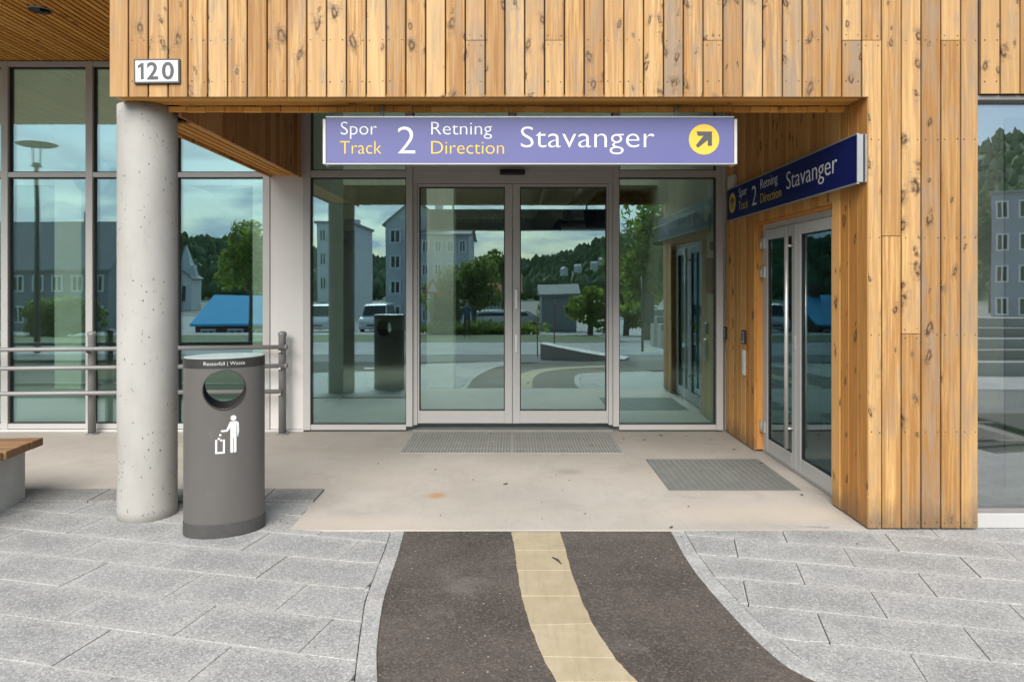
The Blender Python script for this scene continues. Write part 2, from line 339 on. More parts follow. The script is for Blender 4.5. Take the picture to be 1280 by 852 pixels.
def floor_mat():
    t = MT("broom finished concrete", 0.78); p = t.pos()
    a = t.noise(p, 1.1, 7, 0.62); b = t.noise(p, 90.0, 3, 0.7); s_ = t.noise(t.scaled(p, (46, 2.2, 1)), 1.0, 4, 0.65)
    c = t.mix(t.ramp(a, 0.32, 0.68), (0.356, 0.316, 0.270), (0.441, 0.402, 0.357))
    c = t.mix(t.math("MULTIPLY", t.ramp(b, 0.4, 0.75), 0.28), c, (0.265, 0.241, 0.212))
    c = t.mix(t.math("MULTIPLY", t.ramp(s_, 0.5, 0.72), 0.22), c, (0.294, 0.271, 0.243))
    vo = t.voro(p, 95.0); c = t.mix(t.math("MULTIPLY", t.math("LESS_THAN", vo.outputs["Distance"], 0.13), 0.35), c, (0.184, 0.150, 0.118))
    # a rust-orange spot and scuffs that belong to the slab
    def spot(cx_, cy_, sx_, sy_, col, amt, c):
        m = t.n("ShaderNodeMapping"); t.l(p, m.inputs[0]); m.vector_type = "POINT"; m.inputs["Location"].default_value = (-cx_/sx_, -cy_/sy_, 0); m.inputs["Scale"].default_value = (1/sx_, 1/sy_, 0)
        ln = t.n("ShaderNodeVectorMath", operation="LENGTH"); t.l(m.outputs[0], ln.inputs[0])
        f = t.math("SUBTRACT", 1.0, t.ramp(t.math("ADD", ln.outputs["Value"], t.math("MULTIPLY_ADD", t.noise(p, 30, 4), 0.9, -0.45)), 0.3, 1.0))
        return t.mix(t.math("MULTIPLY", f, amt), c, col)
    cr_ = t.noise(t.scaled(p, (1.0, 1.0, 1)), 2.4, 8, 0.72, 0.6); c = t.mix(t.math("MULTIPLY", t.ramp(cr_, 0.50, 0.68), 0.42), c, (0.263, 0.242, 0.218))
    sp_ = t.voro(p, 24.0); s3 = t.n("ShaderNodeSeparateColor"); t.l(sp_.outputs["Color"], s3.inputs[0])
    c = t.mix(t.math("MULTIPLY", t.math("MULTIPLY", t.math("LESS_THAN", sp_.outputs["Distance"], 0.10), t.math("GREATER_THAN", s3.outputs[0], 0.9)), 0.75), c, (0.126, 0.107, 0.095))
    c = spot(-0.545, 5.10, 0.09, 0.09, (0.367, 0.188, 0.055), 0.75, c)
    c = spot(0.45, 5.75, 0.16, 0.12, (0.206, 0.188, 0.165), 0.5, c); c = spot(0.12, 5.2, 0.7, 0.5, (0.331, 0.309, 0.274), 0.4, c)
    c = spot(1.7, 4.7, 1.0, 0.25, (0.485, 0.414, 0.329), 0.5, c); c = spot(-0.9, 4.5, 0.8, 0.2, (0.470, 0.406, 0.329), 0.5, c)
    t.base(c); t.bump(t.math("ADD", b, s_), 0.12, 0.003); return t.m
M_FLOOR = floor_mat()
def granite(name, lo, hi, spk):
    t = MT(name, 0.72); p = t.pos(); r = t.rnd()
    a = t.noise(p, 2.6, 6, 0.66); b = t.noise(p, 150.0, 2, 0.7)
    f = t.voro(p, 125.0); sc = t.n("ShaderNodeSeparateColor"); t.l(f.outputs["Color"], sc.inputs[0])
    f2 = t.voro(p, 260.0); s2 = t.n("ShaderNodeSeparateColor"); t.l(f2.outputs["Color"], s2.inputs[0])
    c = t.mix(t.ramp(a, 0.34, 0.66), lo, hi)
    c = t.mix(t.math("MULTIPLY_ADD", r, 0.34, -0.04, clamp=True), c, tuple(x*0.74 for x in lo))
    # pale sand dust lying along the edges of each slab
    g = t.n("ShaderNodeTexCoord").outputs["Generated"]; sx = t.n("ShaderNodeSeparateXYZ"); t.l(g, sx.inputs[0])
    ex = t.math("MINIMUM", sx.outputs[0], t.math("SUBTRACT", 1.0, sx.outputs[0])); ey = t.math("MINIMUM", sx.outputs[1], t.math("SUBTRACT", 1.0, sx.outputs[1]))
    e = t.math("MINIMUM", t.math("MULTIPLY", ex, 2.0), ey)
    dust = t.noise(p, 6.5, 6, 0.7, 0.5)
    ed = t.math("MULTIPLY", t.math("SUBTRACT", 1.0, t.ramp(t.math("ADD", e, t.math("MULTIPLY_ADD", dust, 0.5, -0.25)), 0.0, 0.26)), 0.45)
    c = t.mix(ed, c, (hi[0]*1.32, hi[1]*1.30, hi[2]*1.26))
    c = t.mix(t.math("MULTIPLY", t.ramp(t.noise(p, 2.0, 5, 0.65, 0.8), 0.55, 0.74), 0.4), c, (hi[0]*1.3, hi[1]*1.27, hi[2]*1.2))
    c = t.mix(t.math("MULTIPLY", t.ramp(sc.outputs[0], 0.55, 0.95), spk*0.85), c, tuple(x*0.42 for x in lo))
    c = t.mix(t.math("MULTIPLY", t.ramp(sc.outputs[1], 0.62, 0.95), 0.42), c, tuple(min(1, x*1.75) for x in hi))
    c = t.mix(t.math("MULTIPLY", t.ramp(s2.outputs[0], 0.6, 1.0), 0.5), c, tuple(x*0.5 for x in lo))
    st = t.noise(p, 2.1, 6, 0.7); c = t.mix(t.math("MULTIPLY", t.ramp(st, 0.60, 0.76), 0.4), c, (lo[0]*.95, lo[1]*.84, lo[2]*.70))
    gum = t.voro(p, 5.0); s3 = t.n("ShaderNodeSeparateColor"); t.l(gum.outputs["Color"], s3.inputs[0])
    c = t.mix(t.math("MULTIPLY", t.math("MULTIPLY", t.math("LESS_THAN", gum.outputs["Distance"], 0.055), t.math("GREATER_THAN", s3.outputs[0], 0.8)), 0.55), c, tuple(x*0.4 for x in lo))
    t.base(c); t.bump(t.math("ADD", b, sc.outputs[0]), 0.25, 0.002); return t.m
M_SLAB = granite("light grey granite slab", (0.246, 0.244, 0.238), (0.328, 0.323, 0.313), 0.55)
M_SLABD = granite("dark grey granite slab", (0.169, 0.167, 0.160), (0.223, 0.216, 0.205), 0.5)  # a darker grey than the main paving slabs
M_KERB = granite("granite kerb", (0.271, 0.267, 0.259), (0.350, 0.347, 0.335), 0.4)
M_SAND = plain("pale joint sand", (0.340, 0.333, 0.309), 0.9, 0, 0.12, 40)
M_BED = plain("dark joint bed", (0.05, 0.045, 0.04), 0.95)
def asphalt(name, c0, c1, chips):
    t = MT(name, 0.85); p = t.pos(); a = t.noise(p, 1.3, 6, 0.65); v = t.voro(p, 120.0); sc = t.n("ShaderNodeSeparateColor"); t.l(v.outputs["Color"], sc.inputs[0])
    c = t.mix(t.ramp(a, 0.36, 0.66), tuple(x*.85 for x in c0), tuple(x*1.12 for x in c1)); c = t.mix(t.math("MULTIPLY", t.ramp(sc.outputs[0], 0.55, 1.0), 0.6), c, tuple(x*1.9 for x in c1))
    c = t.mix(t.math("MULTIPLY", t.ramp(sc.outputs[1], 0.6, 0.9), 0.5), c, tuple(x*0.5 for x in c0))
    if chips:
        du = t.noise(p, 1.9, 6, 0.7, 0.4); c = t.mix(t.math("MULTIPLY", t.ramp(du, 0.54, 0.74), 0.5), c, (0.19, 0.17, 0.155))
        dk = t.noise(p, 0.9, 5, 0.6); c = t.mix(t.math("MULTIPLY", t.ramp(dk, 0.55, 0.7), 0.25), c, tuple(x*.6 for x in c0))
        v2 = t.voro(p, 52.0); s2 = t.n("ShaderNodeSeparateColor"); t.l(v2.outputs["Color"], s2.inputs[0])
        ch = t.math("MULTIPLY", t.math("LESS_THAN", v2.outputs["Distance"], t.math("MULTIPLY_ADD", s2.outputs[1], 0.2, 0.03)), t.math("GREATER_THAN", t.math("ADD", s2.outputs[0], t.math("MULTIPLY_ADD", t.noise(p, 2.2, 4), 0.7, -0.35)), 0.93))
        c = t.mix(ch, c, (0.42, 0.40, 0.37))
    t.base(c); t.bump(t.math("ADD", sc.outputs[0], t.noise(p, 60, 3)), 0.5, 0.004); return t.m
M_ASPH = asphalt("warm dark asphalt", (0.054, 0.044, 0.035), (0.085, 0.069, 0.059), True)
M_ROAD = asphalt("road asphalt", (0.085, 0.085, 0.085), (0.128, 0.128, 0.128), False)
M_PARK = asphalt("worn pale asphalt", (0.230, 0.230, 0.234), (0.323, 0.323, 0.319), False)
def tile_mat():
    t = MT("sand coloured tactile tile", 0.8); p = t.pos(); a = t.noise(p, 5, 6, 0.65); b = t.noise(p, 130, 3)
    c = t.mix(t.ramp(a, 0.3, 0.7), (0.331, 0.270, 0.169), (0.432, 0.364, 0.248)); c = t.mix(t.math("MULTIPLY", t.ramp(b, 0.5, 0.8), 0.25), c, (0.245, 0.202, 0.130))
    v = t.voro(p, 38); sc = t.n("ShaderNodeSeparateColor"); t.l(v.outputs["Color"], sc.inputs[0])
    c = t.mix(t.math("MULTIPLY", t.math("MULTIPLY", t.math("LESS_THAN", v.outputs["Distance"], 0.14), t.math("GREATER_THAN", sc.outputs[0], 0.86)), 0.7), c, (0.144, 0.108, 0.072))
    rb = t.noise(t.scaled(p, (34, 4, 1)), 1.0, 3, 0.6); c = t.mix(t.math("MULTIPLY", t.ramp(rb, 0.5, 0.7), 0.30), c, (0.24, 0.195, 0.125))
    dz = t.noise(p, 3.2, 6, 0.7); c = t.mix(t.math("MULTIPLY", t.ramp(dz, 0.52, 0.72), 0.4), c, (0.22, 0.18, 0.13))
    t.base(t.mix(t.math("MULTIPLY", t.rnd(), 0.35), c, (0.288, 0.230, 0.144))); t.bump(b, 0.2, 0.002); return t.m
M_TILE = tile_mat()
M_GRASS = plain("mown grass", (0.072, 0.102, 0.030), 0.9, 0, 0.3, 1.4)
M_SOIL = plain("ground gravel", (0.187, 0.178, 0.162), 0.9, 0, 0.15, 0.6)

# ------------------------------------------------------------------ ground, road, hill
def tz(Y):
    if Y > 1: return 0.0
    return max(-1.9, -0.05 * (1 - Y))
YB = [700, 40, 4, 1, -10, -20, -37, -60, -120, -420]
def sheet(name, mat, x0, x1, y0, y1, dz, kind="structure", label=None):
    ys = sorted({y0, y1} | {y for y in YB if y0 < y < y1}); mb = MB(); vs = []; fs = []
    for y in ys: vs += [(x0, y, tz(y) + dz), (x1, y, tz(y) + dz)]
    for i in range(len(ys)-1): fs.append((2*i, 2*i+1, 2*i+3, 2*i+2))
    mb.add(vs, fs); return tag(mb.build(name, mat), label, None, None, kind)
sheet("ground", M_SOIL, -600, 600, -420, 700, -0.08)
sheet("road", M_ROAD, -160, 160, -2.65, 0.55, -0.03)
sheet("parking_ground", M_PARK, -160, 160, -12, -2.65, -0.026)
sheet("lawn", M_GRASS, -120, 4.5, -24, -12, -0.02)
sheet("side_road", M_PARK, 4.5, 60, -60, -12, -0.022)
sheet("far_parking", M_PARK, -160, 4.5, -60, -24, -0.018)

# pavement: granite slabs laid in running bond at 13 degrees to the facade
A0 = R(13.2); U = Vector((math.cos(A0), -math.sin(A0))); V = Vector((math.sin(A0), math.cos(A0)))
def uv2(u, v): return (U.x*u + V.x*v, U.y*u + V.y*v)
def curve(pts):
    pts = sorted(pts, key=lambda p: p[1]); ys = [p[1] for p in pts]; xs = [p[0] for p in pts]
    return lambda y: float(np.interp(y, ys, xs))
def gpx(x, y): Y = F*H/(y-CY); return ((x-CX)/F*Y, Y)
kLi = curve([gpx(*p) for p in [(505,664),(498,691),(488,721),(479,749),(473,789),(470,822),(472,852)]] + [(-0.46,2.35),(-0.30,1.8),(0.05,1.3),(0.8,0.85),(2.2,0.6),(4.0,0.5)])
kLo = curve([gpx(*p) for p in [(489,664),(480,690),(470,715),(457,750),(451,790),(446,830),(444,852)]] + [(-0.55,2.35),(-0.40,1.8),(-0.05,1.25),(0.75,0.78),(2.2,0.53),(4.0,0.44)])
kRi = curve([gpx(*p) for p in [(839,664),(856,695),(869,714),(890,740),(924,777.5),(950,804),(980,830),(1021,852)]] + [(1.6,2.42),(2.1,2.25),(3.0,2.1),(5.0,2.0)])
kRo = curve([gpx(*p) for p in [(855.5,664),(871,691),(894,721),(927.5,756),(961,789),(984,809),(1010,830),(1050,851)]] + [(1.72,2.47),(2.2,2.32),(3.0,2.19),(5.0,2.09)])
def scan(corners, clip, ymax, ymin=0.62, n=22):
    ys0 = [c[1] for c in corners]; lo, hi = max(min(ys0), ymin), min(max(ys0), ymax)
    if hi - lo < 0.012: return None
    def span(y):
        xs = []
        for i in range(len(corners)):
            a, b = corners[i], corners[(i+1) % len(corners)]
            if (a[1]-y)*(b[1]-y) <= 0 and abs(a[1]-b[1]) > 1e-9: xs.append(a[0]+(b[0]-a[0])*(y-a[1])/(b[1]-a[1]))
        return (min(xs), max(xs)) if len(xs) > 1 else None
    full = hi == max(ys0) and lo == min(ys0); ok = True; L = []; Rr = []
    ys = sorted(set([lo+1e-4, hi-1e-4] + [y for y in ys0 if lo < y < hi] + list(np.linspace(lo+1e-4, hi-1e-4, n))))
    for y in ys:
        s = span(y)
        if not s: continue
        a, b = clip(y, s[0], s[1])
        if abs(a-s[0]) > 1e-6 or abs(b-s[1]) > 1e-6: ok = False
        if b - a > 0.012: L.append((a, y)); Rr.append((b, y))
    if not L: return None
    if ok and full: return list(corners)
    if L[-1][1]-L[0][1] < 0.012: return None
    def simp(ch):                                  # drop collinear points
        o = [ch[0]]
        for i in range(1, len(ch)-1):
            p, q, r_ = o[-1], ch[i], ch[i+1]
            if abs((q[0]-p[0])*(r_[1]-p[1]) - (q[1]-p[1])*(r_[0]-p[0])) > 2e-5: o.append(q)
        return o + [ch[-1]]
    return simp(Rr) + list(reversed(simp(L)))
pavement = empty("pavement", (0, 3, 0)); tag(pavement, None, None, None, "structure")
def off(poly, o): return [(p[0]-o[0], p[1]-o[1]) for p in poly]
def slab(poly, mat, z=0.0, name="paving_slab"):
    cx = sum(p[0] for p in poly)/len(poly); cy = sum(p[1] for p in poly)/len(poly)
    rot = -A0 if name == "paving_slab" and mat is M_SLAB else 0.0; ca, sa = math.cos(-rot), math.sin(-rot)
    lp = [(p[0]*ca-p[1]*sa, p[0]*sa+p[1]*ca) for p in off(poly, (cx, cy))]
    mb = MB(); mb.prism(lp, -0.06, 0.0, 0.0022)
    return mb.build(name, mat, pavement, (cx, cy-3, z + random.uniform(-0.0016, 0.0016)), rot)
XS = -1.39
def clipL(y, a, b): return a, min(b, (kLo(y)-0.004) if y < 4.37 else XS)
def clipR(y, a, b): return max(a, kRo(y)+0.004), b
def lay(v0, dv, nrows, du, ph, clip, ymax, uu, side):
    g = 0.0022
    for k in range(nrows):
        v1 = v0 - k*dv; ph_k = ph[k % 2]; i0 = math.floor((uu[0]-ph_k)/du); i1 = math.ceil((uu[1]-ph_k)/du)
        for i in range(i0, i1):
            ua, ub = ph_k+i*du, ph_k+(i+1)*du
            c = [uv2(ua+g, v1-dv+g), uv2(ub-g, v1-dv+g), uv2(ub-g, v1-g), uv2(ua+g, v1-g)]
            mx_, my_ = (c[0][0]+c[2][0])/2, (c[0][1]+c[2][1])/2
            if mx_ < -4.6 or mx_ > 5.6 or my_ < 0.9: continue
            if my_ < 2.4 and (mx_ < -2.4 or mx_ > 2.6): continue
            if side == "L" and mx_ > 0.8: continue
            p = scan(c, clip, ymax)
            if p: slab(p, M_SLAB)
lay(4.436+0.302*3, 0.302, 12, 0.606, (0.636-0.303*0, 0.333), clipR, 4.455, (-0.4, 5.2), "R")
lay(3.895+0.314*5, 0.314, 15, 0.606, (-1.533, -1.838), clipL, 4.925, (-6.2, 0.2), "L")
# dark border row at the back of the recess by the column
for a, b in ((-4.2, -3.62), (-3.62, -2.98), (-2.98, -2.37), (-2.37, -1.76), (-1.76, -1.392)):
    slab([(a+.003, 4.945), (b-.003, 4.945), (b-.003, 5.236), (a+.003, 5.236)], M_SLABD, 0.012)
mb = MB(); mb.box(-8, XS, 0.62, 5.24, -0.075, -0.02).box(XS, -0.2, 0.62, 4.374, -0.0755, -0.0205).box(0.9, 8, 2.0, 4.5, -0.0748, -0.0202).box(-40, -4.4, 0.56, 5.24, -0.02, -0.004).box(5.4, 40, 0.6, 4.5, -0.02, -0.004)
tag(mb.build("pavement_bed", M_BED), None, None, None, "structure")
# sand swept into the long joints
mb = MB()
for v0, dv, n, ua, ub in ((4.436, .302, 7, 0.0, 5.0), (3.895+.314*2, .314, 9, -5.0, -0.9)):
    for k in range(n):
        v1 = v0-k*dv; uu = ua
        while uu < ub:
            L = random.uniform(0.12, 0.7); c = [uv2(uu, v1-.0042), uv2(min(ub, uu+L), v1-.0042), uv2(min(ub, uu+L), v1+.0042), uv2(uu, v1+.0042)]
            m_ = uv2(uu+L/2, v1); uu += L + (0 if random.random() < .8 else random.uniform(.02, .12))
            ok = all((p[0] < kLo(p[1]) and (p[1] < 4.37 or p[0] < XS) and p[1] < 4.92) or (p[0] > kRo(p[1]) and 2.05 < p[1] < 4.45) for p in c)
            if ok: mb.prism(c, -0.03, random.uniform(-0.003, 0.0006))
o = mb.build("joint_sand", M_SAND, pavement, (0, -3, 0)); o["kind"] = "stuff"
# kerb stones either side of the path
def kerb(ci, co, ys):
    for i in range(len(ys)-1):
        yy = np.linspace(ys[i]+.002, ys[i+1]-.002, 6); p = [(ci(y), y) for y in yy]; q = [(co(y), y) for y in yy]
        poly = (p + q[::-1]) if ci is kLi else (q + p[::-1])
        poly = poly[::-1]
        a = sum(poly[j][0]*poly[(j+1) % len(poly)][1]-poly[(j+1) % len(poly)][0]*poly[j][1] for j in range(len(poly)))
        slab(poly if a > 0 else poly[::-1], M_KERB, 0.001, "kerb_stone")
kerb(kLi, kLo, [4.37, 3.86, 3.36, 2.815, 2.35, 1.8, 1.3]); kerb(kRi, kRo, [4.37, 3.9, 3.5, 3.1, 2.75, 2.47])
# asphalt path
yy = list(np.linspace(0.56, 4.374, 60)); mb = MB(); vs = []; fs = []
for y in yy: vs += [(kLi(y), y, -0.004), ((kLi(y)+kRi(max(y, 2.02)))/2, y, -0.003), (kRi(max(y, 2.02)) if y > 2.02 else 5.0, y, -0.004)]
for i in range(len(yy)-1): fs += [(3*i, 3*i+1, 3*i+4, 3*i+3), (3*i+1, 3*i+2, 3*i+5, 3*i+4)]
mb.add(vs, fs); path = tag(mb.build("path", M_ASPH), None, None, None, "structure")
# tactile strip down the path
tL = [gpx(*p) for p in [(639.2,664),(643.7,687.5),(646.7,712.6),(652,744.5),(662.5,781),(679,820.6),(696,852)]] + [(0.28,2.42),(0.45,2.15),(0.70,1.9),(1.02,1.7),(1.4,1.54),(1.8,1.42)]
tR = [gpx(*p) for p in [(700,664),(707.5,687.5),(714,712.6),(725.5,744.5),(741,779),(769,822),(797.5,852)]] + [(0.56,2.5),(0.71,2.3),(0.91,2.1),(1.18,1.94),(1.5,1.81),(1.85,1.71)]
cLx = curve(tL); cRx = curve(tR)
for i in range(len(tL)-1):
    a, b, c, d = Vector(tL[i]), Vector(tR[i]), Vector(tR[i+1]), Vector(tL[i+1])
    poly = []
    for s0, s1 in ((d, c), (c, b), (b, a), (a, d)):
        n = 7 if (s0 is c or s0 is a) else 1
        for k in range(n):
            q = s0.lerp(s1, k/n); j = random.uniform(-.0025, .0025) if k else 0; poly.append((q.x+j, q.y+(0.0025 if s0 is d or (s0 is c and k == 0) else 0)))
    cx = sum(p[0] for p in poly)/len(poly); cy = sum(p[1] for p in poly)/len(poly); mb = MB(); mb.prism(off(poly, (cx, cy)), -0.03, 0.0, 0.002)
    mb.build("tile", M_TILE, path, (cx, cy, random.uniform(0.0, 0.0015)))
# concrete apron of the entrance
mb = MB(); mb.prism([(XS+.004, 4.378), (2.4, 4.378), (2.4, 7.36), (-9, 7.36), (-9, 5.243), (XS+.004, 5.243)], -0.1, 0.0, 0.004)
tag(mb.build("entrance_floor", M_FLOOR), None, None, None, "structure")

# ------------------------------------------------------------------ the station building
bld = empty("station_building", (0, YG, 0))
tag(bld, "timber clad station building with glazed entrance recess under a pine board front", "building")
def bpart(name, mat, mb, parent=None):
    o = mb.build(name, mat); o.parent = parent or bld
    if parent is None: o.location = (0, -YG, 0)
    return o
_pl = {}
def plank_mesh(wd, h, t, mat):
    key = (round(wd, 4), round(h, 3), t, mat.name)
    if key not in _pl:
        c = 0.0035; hw = wd/2; pr = [(-hw, 0), (hw, 0), (hw, -t+c), (hw-c, -t), (-hw+c, -t), (-hw, -t+c)]; pr = [pr[0], pr[5], pr[4], pr[3], pr[2], pr[1]]
        mb = MB(); mb.prism(pr, 0, h); _pl[key] = mb.mesh("plank", mat)
    return _pl[key]
def plank(parent, x, y, z, wd, h, rz, mat, t=0.022, name="plank"):
    o = put(name, plank_mesh(wd, h, t, mat), parent, (x, y, z), rz); return o
GAP = 0.0085; PW = 0.1235
S = F / YF
ZFB = H + (CY-121)/S               # bottom of the fascia boards
ZJ = H + (CY-50.5)/S               # butt joints
ZT = 5.3
XL, XR0, XR1 = (136-CX)/S, (1085.5-CX)/S, (1223.5-CX)/S
# front wall: core + planks
core = MB(); core.box(XL+.02, XR0+.02, YF+.024, 4.615, ZFB+.03, ZT).box(XR0+.025, XR1-.004, YF+.0242, 4.75, 0.03, ZT-.001).box(XR1-.002, 8, YF+.0244, 4.70, 2.72, ZT-.002).box(-9, XL+.022, YF+.0246, 4.60, 3.88, ZT-.003)
front = bpart("front_wall", M_CORE, core)
nail_pts = []
def fplank(xa, xb, z0, z1, dy=None):
    y = YF + .022 + (random.uniform(-.0012, .0012) if dy is None else dy)
    plank(front, (xa+xb)/2, y, z0, xb-xa-GAP, z1-z0, 0, M_WOODF)
def nails(xa, xb, zs):
    for z in zs:
        for s_ in (-1, 1): nail_pts.append(((xa+xb)/2+s_*(xb-xa)*0.31+random.uniform(-.004, .004), YF-.0006, z+random.uniform(-.004, .004)))
edges = [XL] + [(160.3-CX)/S + PW*k for k in range(0, 38)]
joint_at = {18, 22, 37, 30}
ROWS = [ZJ, H+(CY-102)/S]
for i in range(len(edges)-1):
    xa, xb = edges[i], edges[i+1]
    if i in joint_at: fplank(xa, xb, ZFB, ZJ-.002); fplank(xa, xb, ZJ+.002, ZT); nails(xa, xb, [ZJ-.03, ZJ+.03, ROWS[1]])
    else: fplank(xa, xb, ZFB, ZT); nails(xa, xb, ROWS)
# notched board over the corner of the recess
xa, xb = edges[-1], edges[-1]+PW
mb = MB(); g = GAP/2; xm = XR0
mb.add([(xm, 0, 0.012), (xb-g, 0, 0.012), (xb-g, 0, ZJ-.002), (xa+g, 0, ZJ-.002), (xa+g, 0, ZFB), (xm, 0, ZFB)] + [(xm, -.022, 0.012), (xb-g, -.022, 0.012), (xb-g, -.022, ZJ-.002), (xa+g, -.022, ZJ-.002), (xa+g, -.022, ZFB), (xm, -.022, ZFB)],
       [(6,7,8,9,10,11)] + [(i, (i+1) % 6, 6+(i+1) % 6, 6+i) for i in range(6)])
mb.v = [(p[0]-(xa+xb)/2, p[1], p[2]) for p in mb.v]
o = mb.build("plank", M_WOODF, front, ((xa+xb)/2, YF+.022, 0)); fplank(xa, xb, ZJ+.002, ZT); nails(xa, xb, [ZJ-.03, ZJ+.03])
nails(xm, xb, [H-(y-CY)/S for y in (174, 297, 418, 540, 653)])
pe = [xb, xb+PW, xb+2*PW, xb+3*PW, xb+4*PW, XR1]
pj = {0: H-(295-CY)/S, 1: H-(417-CY)/S, 3: ZJ}
PR = [H-(y-CY)/S for y in (50, 174, 297, 418, 540, 653)]
for i in range(5):
    xa, xb = pe[i], pe[i+1]
    if i in pj: fplank(xa, xb, 0.012, pj[i]-.002); fplank(xa, xb, pj[i]+.002, ZT); nails(xa, xb, [pj[i]-.03, pj[i]+.03])
    else: fplank(xa, xb, 0.012, ZT)
    nails(xa, xb, [z for z in PR if abs(z-pj.get(i, -9)) > .05])
ZW = H-(117-CY)/S
for k in range(18):
    xa = XR1+.012+PW*k; fplank(xa, xa+PW, ZW, ZT); nails(xa, xa+PW, ROWS)
for k in range(18): xb = XL-.001-PW*k; fplank(xb-PW, xb, 3.87, ZT)
mb = MB()
for p in nail_pts:
    r_ = random.uniform(.0036, .0052); vs = [(p[0]+r_*math.cos(a), p[1], p[2]+r_*math.sin(a)) for a in [2*PI*k/6 for k in range(6)]]
    vs2 = [(q[0], p[1]+.004, q[2]) for q in vs]; mb.add(vs+vs2, [tuple(range(6))] + [(k, 6+k, 6+(k+1) % 6, (k+1) % 6) for k in range(6)])
o = mb.build("nail_heads", M_NAIL, front); o["kind"] = "stuff"
# slats under the fascia (running along X) and back boards
for k in range(4):
    y0 = 4.412+.053*k; mb = MB(); mb.box(-(XR0-XL-.03)/2, (XR0-XL-.03)/2, 0, .046, 0, .02, .002); mb.tf(Matrix.Rotation(R(90), 4, "Y") if False else Matrix.Identity(4))
    # turned so that the grain follows the slat: local z is the length
    L = XR0-XL-.03; m2 = MB(); m2.box(-.019, .019, 0, .02, 0, L, .002); o = m2.build("slat", M_SLAT, front, (XL+.015, y0+.023, ZFB+.006+random.uniform(-.001, .001))); o.rotation_euler = (R(90), 0, R(90))
nb = int((XR0-(-2.18))/PW)
for k in range(nb+1):
    xa = -2.18+PW*k; xb = min(xa+PW, XR0-.01)
    if xb-xa > .03: plank(front, (xa+xb)/2, 4.625, ZFB, xb-xa-.004, 3.83-ZFB, PI, M_WOODB, .022, "board")
for k in range(nb+1):
    xa = -2.26+PW*k; xb = min(xa+PW, XR0-.01)
    if xb-xa > .03: m2 = MB(); m2.box(-(xb-xa)/2+.0018, (xb-xa)/2-.0018, -.012, .012, 0, .034, .0015); m2.build("lit_board_end", M_SLAT, front, ((xa+xb)/2, 4.634, ZFB-.036+random.uniform(-.0015, .0015)))  # lower ends of the back boards, their lit look put into a brighter orange
# left bulkhead that closes the recess at the side
ZBB = 2.655
mb = MB(); mb.box(XL+.024, -2.207, 4.66, YG-.03, ZBB+.05, 3.84); bulk = bpart("bulkhead", M_CORE, mb)
n = 20; bw = (YG-.03-4.65)/n
for k in range(n):
    y = 4.65+bw*(k+.5); plank(bulk, -2.205, y, ZBB-.02, bw-.004, 3.84-ZBB, R(90), M_WOODB, .022)
    if y > 4.95: plank(bulk, XL+.022, y, ZBB-.02, bw-.004, 3.84-ZBB+.02, R(-90), M_WOODI, .022)
for k in range(4):
    L = YG-.03-4.94; m2 = MB(); m2.box(-.0235, .0235, 0, .02, 0, L, .002); x = XL+.032+.062*k
    o = m2.build("slat", M_SLAT, bulk, (x+.026, YG-.03, ZBB+random.uniform(-.001, .001))); o.rotation_euler = (R(90), 0, 0)
# right side wall of the recess with its door opening
XWL = 2.217; YD0, YD1, ZD = 4.879, 6.44, 2.09
mb = MB(); mb.box(XWL+.024, 2.42, YF+.37, YD0-.024, .03, 3.84).box(XWL+.0241, 2.42, YD1+.024, YG-.01, .03, 3.84).box(XWL+.0242, 2.42, YD0-.03, YD1+.03, ZD+.03, 3.839)
sidew = bpart("side_wall", M_CORE, mb)
for k in range(4): plank(sidew, XWL+.022, YF+.002+PW*(k+.5), .012, PW-.005, 3.83, R(-90), M_WOODI, .022+random.uniform(-.001, .001))
n = 13; bw = (YD1-YD0)/n
for k in range(n): plank(sidew, XWL+.022, YD0+bw*(k+.5), ZD, bw-.004, 3.84-ZD, R(-90), M_WOODI, .022)
n = 7; bw = (YG-.04-YD1)/n
for k in range(n): plank(sidew, XWL+.022, YD1+bw*(k+.5), .012, bw-.004, 3.83, R(-90), M_WOODI, .022)
plank(sidew, XWL+.022+.055, YD1+.022, .02, .105, ZD-.02, 0, M_WOODR, .022, "reveal_board")
plank(sidew, XWL+.022+.055, YD0-.022, .02, .105, ZD-.02, PI, M_WOODR, .022, "reveal_board")
m2 = MB(); m2.box(-.052, .052, -.022, 0, 0, YD1-YD0, .002); o = m2.build("reveal_board", M_WOODR, sidew, (XWL+.022+.055, YD1, ZD)); o.rotation_euler = (R(90), 0, 0)
